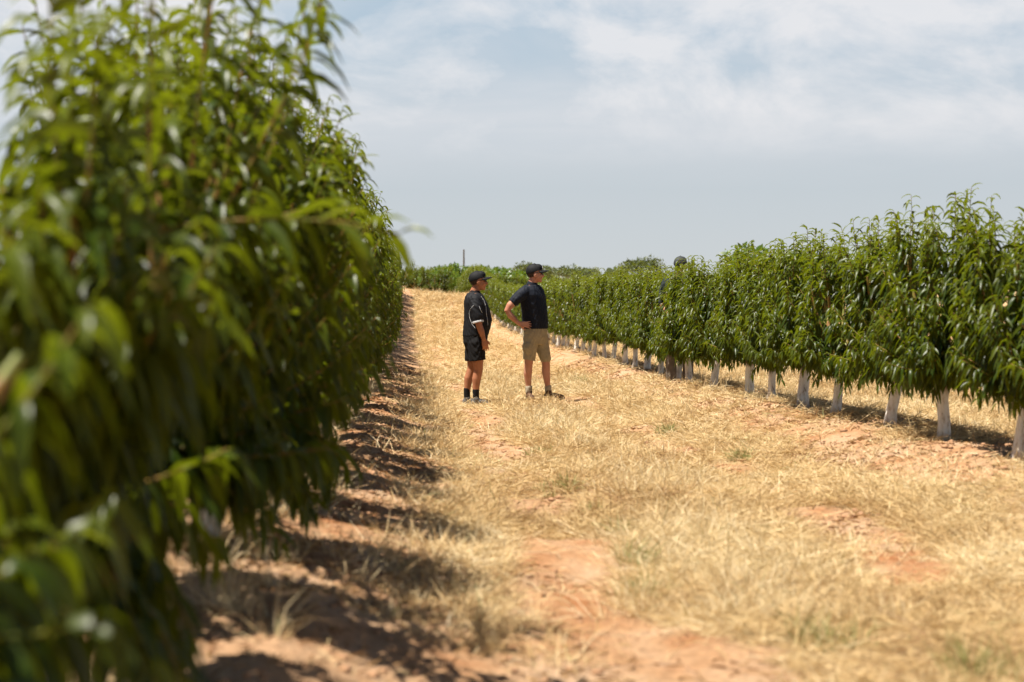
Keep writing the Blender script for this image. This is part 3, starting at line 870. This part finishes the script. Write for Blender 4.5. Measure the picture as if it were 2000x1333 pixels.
def hand(bm, wrist, d, nrm, curl, thumb_side, sc=1.0, spread=0.10):
    """palm and five separate fingers; d: wrist to knuckles, nrm: palm normal (fingers curl towards it)"""
    w = Vector(wrist); d = Vector(d).normalized(); nrm = (Vector(nrm) - d * Vector(nrm).dot(d)).normalized()
    s = d.cross(nrm).normalized() * thumb_side           # towards the thumb
    palm = 0.088 * sc
    for k in range(4):
        off = (1.5 - k) * 0.0195 * sc
        limb(bm, [(*(w + s * off * 0.6), 0.015 * sc), (*(w + d * palm * 0.6 + s * off * 0.95), 0.0155 * sc), (*(w + d * palm + s * off), 0.0125 * sc)], 10)
    lens = [0.070, 0.080, 0.074, 0.058]
    for k in range(4):
        off = (1.5 - k) * 0.0205 * sc
        p = w + d * palm + s * off
        fd = (d + s * spread * (1.5 - k)).normalized()
        pts = [(*p, 0.0098 * sc)]; ang = 0.0
        for j, fr in enumerate((0.45, 0.32, 0.23)):
            ang += curl * (0.7 + 0.12 * k) * (1.0, 0.9, 0.6)[j]
            dd = fd * math.cos(ang) + nrm * math.sin(ang)
            p = p + dd * lens[k] * fr * sc
            pts.append((*p, (0.0092, 0.0084, 0.0070)[j] * sc))
        limb(bm, pts, 8)
    b = w + d * 0.025 * sc + s * 0.026 * sc
    t1 = b + (d * 0.55 + s * 0.75 + nrm * 0.25).normalized() * 0.040 * sc
    t2 = t1 + (d * 0.85 + s * 0.35 + nrm * 0.35).normalized() * 0.030 * sc
    t3 = t2 + (d * 0.9 + s * 0.1 + nrm * 0.45).normalized() * 0.022 * sc
    limb(bm, [(*b, 0.014 * sc), (*t1, 0.0115 * sc), (*t2, 0.0100 * sc), (*t3, 0.0078 * sc)], 10)

def head(bm, c, yaw, sc=1.0, neck_from=None):
    """c: centre of the skull; +x is the face"""
    R = Matrix.Rotation(yaw, 4, 'Z'); c = Vector(c)
    def P(x, y, z): return tuple(c + R @ (Vector((x, y, z)) * sc))
    q = R.to_quaternion()
    def E(x, y, z, a, b, d): ell(bm, P(x, y, z), (a * sc, b * sc, d * sc), q)
    E(-0.008, 0, 0.015, 0.098, 0.076, 0.100)
    E(0.022, 0, -0.035, 0.072, 0.066, 0.080)
    E(0.036, 0, -0.082, 0.052, 0.046, 0.036)      # jaw
    E(0.072, 0, -0.100, 0.020, 0.024, 0.018)      # chin
    E(0.076, 0, 0.022, 0.020, 0.052, 0.014)       # brow
    for s in (-1, 1):
        E(0.066, 0.034 * s, -0.030, 0.024, 0.022, 0.022)   # cheek
        E(-0.004, 0.078 * s, -0.020, 0.020, 0.009, 0.031)  # ear
        E(0.006, 0.080 * s, -0.012, 0.012, 0.010, 0.020)
        E(-0.002, 0.079 * s, -0.044, 0.009, 0.008, 0.010)
    limb(bm, [(*P(0.084, 0, 0.010), 0.010 * sc), (*P(0.103, 0, -0.018), 0.0125 * sc), (*P(0.110, 0, -0.034), 0.0145 * sc)], 10)
    for s in (-1, 1): E(0.098, 0.011 * s, -0.036, 0.011, 0.008, 0.008)
    E(0.086, 0, -0.058, 0.016, 0.025, 0.008)      # lips
    E(0.084, 0, -0.069, 0.015, 0.022, 0.008)
    if neck_from:
        n = Vector(neck_from)
        limb(bm, [(*n, 0.066 * sc), (*(n.lerp(c, 0.45)), 0.058 * sc), (*P(-0.012, 0, -0.07), 0.056 * sc)], 18)

M_SKIN_TAN = simple('tanned_skin', (0.46, 0.185, 0.092), 0.5, 0.18, 9, 0.1, 0.002)
M_SKIN_FAIR = simple('fair_skin', (0.56, 0.29, 0.185), 0.5, 0.22, 7, 0.1, 0.002, col2=(0.50, 0.20, 0.12))
M_BLACK = simple('black_cloth', (0.007, 0.007, 0.009), 0.75, 0.3, 25, 0.3, 0.004)
M_BLACKSH = simple('black_shorts_cloth', (0.008, 0.007, 0.007), 0.85, 0.3, 25, 0.3, 0.004)
M_NAVY = simple('navy_cloth', (0.006, 0.009, 0.018), 0.75, 0.3, 22, 0.3, 0.004)
M_KHAKI = simple('khaki_cloth', (0.42, 0.345, 0.21), 0.9, 0.2, 18, 0.5, 0.006)
M_TROUSER = simple('brown_grey_trouser_cloth', (0.20, 0.16, 0.12), 0.9, 0.25, 18, 0.5, 0.006)
M_WHITE = simple('white_trim', (0.75, 0.75, 0.75), 0.7, 0.05)
M_CAP = simple('black_cap_cloth', (0.007, 0.007, 0.008), 0.75, 0.2, 40, 0.2, 0.002)
M_CAPG = simple('grey_cap_cloth', (0.05, 0.055, 0.055), 0.7, 0.2, 40, 0.2, 0.002)
M_HAIR = simple('short_brown_hair', (0.06, 0.035, 0.02), 0.7, 0.4, 80, 0.6, 0.003)
M_SHOEG = simple('grey_shoe', (0.16, 0.15, 0.135), 0.8, 0.35, 30, 0.4, 0.004)
M_SOLE = simple('rubber_sole', (0.05, 0.045, 0.04), 0.8, 0.2)
M_BOOT = simple('brown_boot', (0.13, 0.065, 0.035), 0.7, 0.4, 25, 0.5, 0.004)
M_SOCKB = simple('beige_sock', (0.45, 0.38, 0.27), 0.95, 0.2, 60, 0.6, 0.004)
M_GLASS = simple('dark_lens', (0.01, 0.01, 0.012), 0.15, 0.1, spec=0.6)
M_SHIRT3 = simple('dark_green_grey_shirt', (0.03, 0.04, 0.04), 0.85, 0.3, 20)

def cap_parts(parent, c, yaw, mat, sc=1.0, tilt=0.0, badge=False):
    R = Matrix.Rotation(yaw, 4, 'Z') @ Matrix.Rotation(tilt, 4, 'Y'); c = Vector(c); q = R.to_quaternion()
    def P(x, y, z): return c + R @ (Vector((x, y, z)) * sc)
    def crown(bm):
        ell(bm, P(-0.010, 0, 0.028), (0.112 * sc, 0.090 * sc, 0.100 * sc), q)
        ell(bm, P(0.035, 0, 0.070), (0.066 * sc, 0.070 * sc, 0.055 * sc), q)
        ell(bm, P(-0.010, 0, 0.128), (0.010 * sc, 0.010 * sc, 0.007 * sc), q)
    no = R @ Vector((0.28, 0, -1)).normalized()
    cp = organic('cap', crown, mat, parent, 0.006, 3, cut=[(P(-0.01, 0, 0.020), no)])
    def brim(bm):
        # curved visor sheet with thickness
        nu, nv = 14, 6; top = []; bot = []
        for i in range(nu):
            a = -1.25 + 2.5 * i / (nu - 1); rt, rb = [], []
            for j in range(nv):
                t = j / (nv - 1)
                x = 0.070 * math.cos(a) + 0.022 + t * 0.088 * math.cos(a) ** 0.7
                y = 0.082 * math.sin(a) * (1 - 0.05 * t)
                z = 0.042 - 0.030 * (abs(a) / 1.25) ** 2 - 0.012 * t * t + 0.004 * t
                rt.append(bm.verts.new(P(x, y, z + 0.004))); rb.append(bm.verts.new(P(x, y, z - 0.004)))
            top.append(rt); bot.append(rb)
        for i in range(nu - 1):
            for j in range(nv - 1):
                bm.faces.new((top[i][j], top[i][j + 1], top[i + 1][j + 1], top[i + 1][j]))
                bm.faces.new((bot[i][j], bot[i + 1][j], bot[i + 1][j + 1], bot[i][j + 1]))
            bm.faces.new((top[i][-1], bot[i][-1], bot[i + 1][-1], top[i + 1][-1]))
            bm.faces.new((top[i][0], top[i + 1][0], bot[i + 1][0], bot[i][0]))
        for i in (0, nu - 1):
            for j in range(nv - 1): bm.faces.new((top[i][j], bot[i][j], bot[i][j + 1], top[i][j + 1]))
    bm = bmesh.new(); brim(bm); bmesh.ops.recalc_face_normals(bm, faces=bm.faces)
    me = bpy.data.meshes.new('visor'); bm.to_mesh(me); bm.free()
    for p in me.polygons: p.use_smooth = True
    add_obj('visor', me, mat, cp)
    if badge:
        bm = bmesh.new()
        ell(bm, P(0.098, -0.018, 0.072), (0.006 * sc, 0.018 * sc, 0.009 * sc), (R @ Matrix.Rotation(-0.3, 4, 'Z')).to_quaternion())
        ell(bm, P(0.094, -0.022, 0.088), (0.005 * sc, 0.008 * sc, 0.005 * sc), q)
        me = bpy.data.meshes.new('badge'); bm.to_mesh(me); bm.free()
        add_obj('badge', me, M_WHITE, cp)
def glasses(parent, c, yaw, sc=1.0):
    R = Matrix.Rotation(yaw, 4, 'Z'); c = Vector(c); q = R.to_quaternion()
    bm = bmesh.new()
    def P(x, y, z): return c + R @ (Vector((x, y, z)) * sc)
    for s in (-1, 1):
        ell(bm, P(0.094, 0.034 * s, 0.000), (0.010 * sc, 0.030 * sc, 0.020 * sc), (R @ Matrix.Rotation(0.25 * s, 4, 'Z')).to_quaternion())
        limb(bm, [(*P(0.085, 0.062 * s, 0.006), 0.0045), (*P(0.04, 0.075 * s, 0.004), 0.004), (*P(-0.005, 0.080 * s, 0.0), 0.0035)], 6)
    limb(bm, [(*P(0.102, -0.01, 0.004), 0.004), (*P(0.102, 0.01, 0.004), 0.004)], 6)
    me = bpy.data.meshes.new('sunglasses'); bm.to_mesh(me); bm.free()
    for p in me.polygons: p.use_smooth = True
    add_obj('sunglasses', me, M_GLASS, parent)
def hair_part(parent, c, yaw, sc=1.0):
    R = Matrix.Rotation(yaw, 4, 'Z'); c = Vector(c); q = R.to_quaternion()
    def b(bm):
        ell(bm, c + R @ (Vector((-0.022, 0, 0.008)) * sc), (0.090 * sc, 0.0785 * sc, 0.080 * sc), q)
    organic('hair', b, M_HAIR, parent, 0.006, 2, cut=[(c + R @ Vector((0.012 * sc, 0, 0)), R @ Vector((1, 0, -0.15)).normalized()), (c + Vector((0, 0, -0.055 * sc)), R @ Vector((0, 0, -1)))])
def shoe(parent, heel, toe, mat, high=0.0, w=0.046, name='shoe'):
    h = Vector(heel); t = Vector(toe); d = (t - h).normalized(); L = (t - h).length
    def b(bm):
        def Q(f, z, r): p = h + d * L * f; return (p.x, p.y, h.z + z, r)
        limb(bm, [Q(0.12, 0.045, 0.040), Q(0.35, 0.050, 0.042), Q(0.62, 0.042, 0.043), Q(0.88, 0.032, 0.032)], 18)
        limb(bm, [Q(0.10, 0.030, 0.038), Q(0.5, 0.028, 0.040), Q(0.7, 0.026, 0.046), Q(0.90, 0.024, 0.034)], 18)
        limb(bm, [Q(0.22, 0.05, 0.040), Q(0.22, 0.085 + high, 0.046)], 18)
    o = organic(name, b, mat, parent, 0.006, 2, floor=h.z + 0.012)
    def s(bm):
        def Q(f, r): p = h + d * L * f; return (p.x, p.y, h.z + 0.02, r)
        limb(bm, [Q(0.12, 0.044), Q(0.45, 0.040), Q(0.70, 0.050), Q(0.88, 0.040)], 18)
    so_ = organic('sole', s, M_SOLE, o, 0.006, 1, cut=[(Vector((0, 0, h.z + 0.024)), Vector((0, 0, 1))), (Vector((0, 0, h.z)), Vector((0, 0, -1)))])
    return o

# ---- man on the left, seen from his right side
def man_black():
    r = empty('person')
    hc = (0.035, 0, 1.575)
    def arm(bm, s, grow=0.0, upto=None):
        pts = [(-0.01, 0.190 * s, 1.335, 0.060), (0.0, 0.222 * s, 1.24, 0.054), (0.02, 0.240 * s, 1.12, 0.049), (0.035, 0.250 * s, 1.02, 0.041),
               (0.062, 0.248 * s, 0.945, 0.041), (0.088, 0.238 * s, 0.865, 0.029), (0.094, 0.235 * s, 0.845, 0.027)]
        if upto: pts = pts[:upto]
        limb(bm, [(*p[:3], p[3] + grow) for p in pts])
    def legs(bm):
        limb(bm, [(0.0, -0.09, 0.86, 0.098), (0.015, -0.10, 0.66, 0.085), (0.030, -0.105, 0.50, 0.062), (0.032, -0.105, 0.45, 0.056), (0.008, -0.105, 0.34, 0.057), (0.0, -0.105, 0.21, 0.042), (0.0, -0.105, 0.09, 0.035)])
        limb(bm, [(-0.01, 0.09, 0.86, 0.098), (-0.02, 0.10, 0.66, 0.085), (-0.040, 0.105, 0.50, 0.062), (-0.045, 0.105, 0.45, 0.056), (-0.085, 0.105, 0.34, 0.057), (-0.10, 0.105, 0.21, 0.042), (-0.105, 0.105, 0.09, 0.035)])
        for x, s in ((0.0, -1), (-0.105, 1)):
            limb(bm, [(x - 0.02, 0.105 * s, 0.05, 0.034), (x + 0.08, 0.11 * s, 0.04, 0.032), (x + 0.15, 0.112 * s, 0.035, 0.022)])
    T = [(0, 0, 0.80, 0.120, 0.160), (0.0, 0, 0.88, 0.138, 0.168), (0.02, 0, 0.98, 0.150, 0.168), (0.035, 0, 1.08, 0.155, 0.172),
         (0.02, 0, 1.20, 0.142, 0.180), (0.0, 0, 1.30, 0.125, 0.188), (-0.012, 0, 1.37, 0.100, 0.165), (-0.015, 0, 1.42, 0.070, 0.100)]
    def body(bm):
        ring_loft(bm, T); legs(bm)
        for s in (-1, 1): arm(bm, s)
        hand(bm, (0.096, -0.234, 0.84), (0.22, 0.08, -0.97), (-0.2, 1.0, 0.0), 0.45, 1, 0.95)
        hand(bm, (0.096, 0.234, 0.84), (0.22, -0.08, -0.97), (-0.2, -1.0, 0.0), 0.45, -1, 0.95)
        head(bm, hc, 0.0, 1.0, (-0.02, 0, 1.40))
    organic('body', body, M_SKIN_TAN, r, 0.006, 4)
    def shirt(bm):
        ring_loft(bm, [(cx - (0.004 if z < 1.2 else 0), cy, z - (0.0 if z > 0.85 else -0.02), rx + 0.022, ry + 0.020) for cx, cy, z, rx, ry in T if z > 0.81])
        for s in (-1, 1):
            limb(bm, [(-0.012, 0.175 * s, 1.335, 0.078), (0.0, 0.222 * s, 1.24, 0.076), (0.018, 0.242 * s, 1.13, 0.072), (0.022, 0.245 * s, 1.105, 0.070)])
        limb(bm, [(-0.018, 0, 1.38, 0.085), (-0.006, 0, 1.425, 0.070)])
    sh = organic('polo_shirt', shirt, M_BLACK, r, 0.008, 4, wrinkle=0.004, seed=1)
    for s in (-1, 1):
        a = Vector((0.0200, 0.2435 * s, 1.074)); b = Vector((0.024, 0.246 * s, 1.054))
        def cuff(bm): 
            d = (b - a).normalized()
            limb(bm, [(*a, 0.073), (*b, 0.0725)], 24)
        organic('cuff', cuff, M_WHITE, sh, 0.006, 0, cut=[(a, (a - b).normalized()), (b, (b - a).normalized())])
    # piping laid on the near and far flank of the shirt
    bmx = bmesh.new(); bmx.from_mesh(sh.data); tree = BVHTree.FromBMesh(bmx); bmx.free()
    lines = [[(-0.035, 1.27), (-0.075, 1.22), (-0.085, 1.17), (-0.08, 1.11), (-0.05, 1.03), (0.0, 0.97)],
             [(0.065, 1.38), (0.10, 1.33), (0.125, 1.25), (0.130, 1.17), (0.145, 1.08), (0.15, 1.0)],
             [(0.035, 1.26), (0.055, 1.21), (0.075, 1.17)]]
    for s in (-1, 1):
        for ln in lines:
            pts = []
            for i in range(len(ln) - 1):
                for t in (0, 0.25, 0.5, 0.75):
                    x = ln[i][0] * (1 - t) + ln[i + 1][0] * t; z = ln[i][1] * (1 - t) + ln[i + 1][1] * t
                    hit = tree.ray_cast(Vector((x, s, z)), Vector((0, -s, 0)))
                    if hit[0]: pts.append((*hit[0], 0.0025))
            if len(pts) > 2:
                bm = bmesh.new(); limb(bm, pts, 6); me = bpy.data.meshes.new('piping'); bm.to_mesh(me); bm.free()
                add_obj('piping', me, M_WHITE, sh)
    def shorts(bm):
        ring_loft(bm, [(-0.002, 0, 0.72, 0.125, 0.165), (-0.004, 0, 0.80, 0.150, 0.185), (-0.002, 0, 0.87, 0.155, 0.188), (0.004, 0, 0.92, 0.152, 0.182)])
        limb(bm, [(-0.002, -0.095, 0.80, 0.115), (0.010, -0.105, 0.68, 0.108), (0.020, -0.108, 0.58, 0.105)])
        limb(bm, [(-0.012, 0.095, 0.80, 0.115), (-0.025, 0.105, 0.68, 0.108), (-0.030, 0.108, 0.58, 0.105)])
    so2 = organic('shorts', shorts, M_BLACKSH, r, 0.008, 3, cut=[(Vector((0, 0, 0.572)), Vector((0.12, 0, -1)).normalized())], wrinkle=0.005, seed=2)
    for x, s in ((0.0, -1), (-0.105, 1)):
        def sock(bm): limb(bm, [(x, 0.105 * s, 0.205, 0.044), (x, 0.105 * s, 0.10, 0.040), (x + 0.01, 0.105 * s, 0.06, 0.04)])
        organic('sock', sock, M_BLACK, r, 0.006, 2, cut=[(Vector((0, 0, 0.215)), Vector((0, 0, 1)))])
        shoe(r, (x - 0.055, 0.105 * s, 0), (x + 0.215, 0.115 * s, 0), M_SHOEG)
    hair_part(r, hc, 0); cap_parts(r, hc, 0, M_CAP, 1.0, -0.06); glasses(r, (hc[0], hc[1], hc[2] + 0.004), 0)
    return r

# ---- taller man with his right hand on his hip
def man_navy():
    r = empty('person'); ty = math.radians(-35)
    hc = (-0.035, -0.01, 1.685)
    T = [(-0.03, 0, 0.86, 0.120, 0.165), (-0.035, 0, 0.95, 0.135, 0.172), (-0.038, 0, 1.05, 0.140, 0.172), (-0.045, 0, 1.17, 0.135, 0.178),
         (-0.058, 0, 1.30, 0.132, 0.190), (-0.068, 0, 1.40, 0.125, 0.200), (-0.075, 0, 1.47, 0.105, 0.185), (-0.078, 0, 1.53, 0.072, 0.110)]
    armR = [(-0.185, -0.150, 1.445, 0.062), (-0.285, -0.190, 1.36, 0.056), (-0.385, -0.215, 1.255, 0.050), (-0.418, -0.220, 1.195, 0.043),
            (-0.375, -0.215, 1.125, 0.043), (-0.290, -0.205, 1.045, 0.031), (-0.262, -0.202, 1.022, 0.028)]
    armL = [(0.035, 0.165, 1.445, 0.062), (0.055, 0.200, 1.33, 0.054), (0.055, 0.215, 1.16, 0.046), (0.06, 0.205, 1.05, 0.042), (0.075, 0.180, 0.90, 0.029), (0.078, 0.175, 0.87, 0.027)]
    def body(bm):
        ring_loft(bm, T, ty)
        limb(bm, [(-0.085, -0.055, 0.92, 0.10), (-0.105, -0.07, 0.70, 0.088), (-0.122, -0.075, 0.52, 0.060), (-0.127, -0.075, 0.46, 0.055), (-0.135, -0.055, 0.35, 0.057), (-0.125, -0.045, 0.20, 0.038), (-0.120, -0.045, 0.09, 0.035)])
        limb(bm, [(0.02, 0.05, 0.92, 0.10), (0.065, 0.05, 0.70, 0.088), (0.105, 0.03, 0.53, 0.060), (0.115, 0.025, 0.47, 0.055), (0.115, 0.03, 0.36, 0.056), (0.135, 0.03, 0.20, 0.038), (0.145, 0.03, 0.09, 0.035)])
        limb(bm, [(-0.120, -0.03, 0.05, 0.034), (-0.10, -0.12, 0.04, 0.032), (-0.09, -0.18, 0.035, 0.022)])
        limb(bm, [(0.125, 0.03, 0.05, 0.034), (0.215, 0.0, 0.04, 0.032), (0.275, -0.02, 0.035, 0.022)])
        limb(bm, armR); limb(bm, armL)
        hand(bm, (-0.255, -0.203, 1.018), (1.0, 0.02, -0.10), (0.05, 1.0, -0.05), 0.10, -1, 0.98, 0.16)
        hand(bm, (0.08, 0.175, 0.86), (0.25, -0.1, -0.95), (0, -1, 0), 0.45, -1, 0.98)
        head(bm, hc, 0.0, 1.02, (-0.085, 0, 1.50))
    organic('body', body, M_SKIN_FAIR, r, 0.006, 4)
    def shirt(bm):
        ring_loft(bm, [(cx + (0.004 if z < 1.2 else 0), cy, z, rx + 0.020, ry + 0.016) for cx, cy, z, rx, ry in T if z > 0.9], ty)
        limb(bm, [(-0.175, -0.135, 1.445, 0.078), (-0.245, -0.175, 1.39, 0.078), (-0.315, -0.198, 1.325, 0.072), (-0.325, -0.20, 1.315, 0.070)])
        limb(bm, [(0.02, 0.15, 1.445, 0.078), (0.053, 0.200, 1.33, 0.074), (0.056, 0.212, 1.22, 0.070)])
        limb(bm, [(-0.08, 0, 1.49, 0.088), (-0.066, -0.006, 1.535, 0.068)])
    sh = organic('polo_shirt', shirt, M_NAVY, r, 0.008, 4, wrinkle=0.004, seed=3,)
    def collar(bm):
        limb(bm, [(-0.078, 0.0, 1.52, 0.078), (-0.062, -0.006, 1.555, 0.070)], 20)
    organic('collar', collar, M_NAVY, sh, 0.006, 2, cut=[(Vector((-0.06, 0, 1.565)), Vector((0.45, -0.15, 1)).normalized())])
    def shorts(bm):
        ring_loft(bm, [(-0.03, 0, 0.74, 0.125, 0.165), (-0.033, 0, 0.84, 0.145, 0.185), (-0.034, 0, 0.90, 0.146, 0.185), (-0.035, 0, 0.955, 0.145, 0.182)], ty)
        limb(bm, [(-0.09, -0.060, 0.84, 0.112), (-0.108, -0.073, 0.68, 0.098), (-0.120, -0.075, 0.54, 0.084), (-0.122, -0.075, 0.50, 0.082)])
        limb(bm, [(0.035, 0.055, 0.84, 0.112), (0.070, 0.048, 0.68, 0.094), (0.104, 0.035, 0.57, 0.078), (0.108, 0.033, 0.54, 0.076)])
        for (x, y) in ((-0.165, -0.115), (-0.135, -0.155)):       # cargo pockets
            ell(bm, (x, y, 0.70), (0.05, 0.03, 0.085))
    so2 = organic('cargo_shorts', shorts, M_KHAKI, r, 0.008, 3, cut=[(Vector((-0.11, 0, 0.53)), Vector((-0.15, 0, -1)).normalized())], wrinkle=0.0045, seed=4)
    def belt(bm): ring_loft(bm, [(-0.035, 0, 0.925, 0.149, 0.188), (-0.035, 0, 0.955, 0.149, 0.188)], ty)
    for nm, ax, ay, hl, to in (('boot', -0.12, -0.045, (-0.128, 0.01, 0), (-0.085, -0.25, 0)), ('boot', 0.145, 0.03, (0.090, 0.045, 0), (0.36, -0.045, 0))):
        def sock(bm): limb(bm, [(ax, ay, 0.165, 0.047), (ax, ay, 0.10, 0.045)])
        organic('sock', sock, M_SOCKB, r, 0.006, 2, cut=[(Vector((0, 0, 0.185)), Vector((0, 0, 1)))], wrinkle=0.003)
        shoe(r, hl, to, M_BOOT, 0.02, 0.05, nm)
    hair_part(r, hc, 0, 1.02); cap_parts(r, hc, 0, M_CAP, 1.03, 0.0, True); glasses(r, (hc[0], hc[1], hc[2] + 0.004), 0, 1.02)
    return r

# ---- third man, standing inside the row
def man_hidden():
    r = empty('person'); ty = math.radians(60)
    hc = (0.01, 0.0, 1.665)
    T = [(0, 0, 0.86, 0.120, 0.160), (0, 0, 0.96, 0.130, 0.162), (0, 0, 1.10, 0.132, 0.168), (0, 0, 1.25, 0.130, 0.182), (0, 0, 1.38, 0.120, 0.192), (0, 0, 1.45, 0.100, 0.175), (0, 0, 1.50, 0.070, 0.10)]
    armL = [(-0.17, 0.10, 1.42, 0.060), (-0.215, 0.12, 1.30, 0.054), (-0.235, 0.11, 1.14, 0.044), (-0.215, 0.05, 1.05, 0.042), (-0.165, -0.04, 0.98, 0.030), (-0.155, -0.055, 0.97, 0.027)]
    armR = [(0.17, -0.10, 1.42, 0.060), (0.215, -0.11, 1.30, 0.054), (0.235, -0.10, 1.14, 0.044), (0.235, -0.07, 1.02, 0.040), (0.23, -0.02, 0.89, 0.029), (0.228, -0.01, 0.87, 0.027)]
    def body(bm):
        ring_loft(bm, T, ty); limb(bm, armL); limb(bm, armR)
        hand(bm, (-0.15, -0.06, 0.965), (0.7, -0.4, -0.3), (0.5, 0.4, -0.6), 0.5, 1, 0.98)
        hand(bm, (0.228, -0.008, 0.86), (0.0, 0.15, -1), (-1, 0, 0), 0.45, 1, 0.98)
        for s in (-1, 1):
            limb(bm, [(0.09 * s, 0, 0.90, 0.10), (0.115 * s, 0.0, 0.50, 0.060), (0.12 * s, 0.0, 0.09, 0.036)])
            limb(bm, [(0.12 * s, -0.02, 0.05, 0.034), (0.15 * s, 0.13, 0.036, 0.024)])
        head(bm, hc, ty, 1.0, (0, 0, 1.46))
    organic('body', body, M_SKIN_FAIR, r, 0.007, 4)
    def shirt(bm):
        ring_loft(bm, [(cx, cy, z, rx + 0.02, ry + 0.017) for cx, cy, z, rx, ry in T if z > 0.9], ty)
        limb(bm, [(*p[:3], p[3] + 0.016) for p in armL[:3]]); limb(bm, [(*p[:3], p[3] + 0.016) for p in armR[:3]])
    organic('shirt', shirt, M_SHIRT3, r, 0.009, 4, wrinkle=0.004, seed=5)
    def pants(bm):
        ring_loft(bm, [(0, 0, 0.78, 0.125, 0.165), (0, 0, 0.88, 0.138, 0.175), (0, 0, 0.94, 0.138, 0.172)], ty)
        for s in (-1, 1):
            limb(bm, [(0.09 * s, 0, 0.88, 0.108), (0.105 * s, 0, 0.66, 0.098), (0.118 * s, 0.0, 0.46, 0.082), (0.122 * s, 0, 0.25, 0.076), (0.122 * s, 0, 0.08, 0.078)])
    organic('trousers', pants, M_TROUSER, r, 0.009, 3, cut=[(Vector((0, 0, 0.055)), Vector((0, 0, -1)))], wrinkle=0.004, seed=6)
    for s in (-1, 1):
        shoe(r, (0.12 * s, -0.06, 0), (0.15 * s, 0.21, 0), M_BOOT, 0.02, 0.05, 'boot')
    hair_part(r, hc, ty); cap_parts(r, hc, ty, M_CAPG, 1.05)
    return r

def stand(o, X, Y, feet=((0, 0),)):
    z = max(float(ground_z(X + a, Y + b)) for a, b in feet)
    o.location = (X, Y, z + 0.004)
pa = man_black(); pa.scale = (1.03,) * 3; stand(pa, 0.855, 22.2, ((0, -.1), (-.1, .1)))
tag(pa, 'man in black polo with white piping, black shorts and black socks, looking right', 'person')
pb = man_navy(); pb.scale = (1.02,) * 3; stand(pb, 1.74, 23.2, ((-.1, -.05), (.12, .03)))
tag(pb, 'taller man in navy polo and khaki cargo shorts with a hand on his hip', 'person')
pc = man_hidden(); pc.scale = (1.015,) * 3; stand(pc, 3.90, 24.5)
tag(pc, 'man in grey cap and brown trousers mostly hidden by leaves inside the right hand row', 'person')
print('OBJECTS', len(scene.objects))
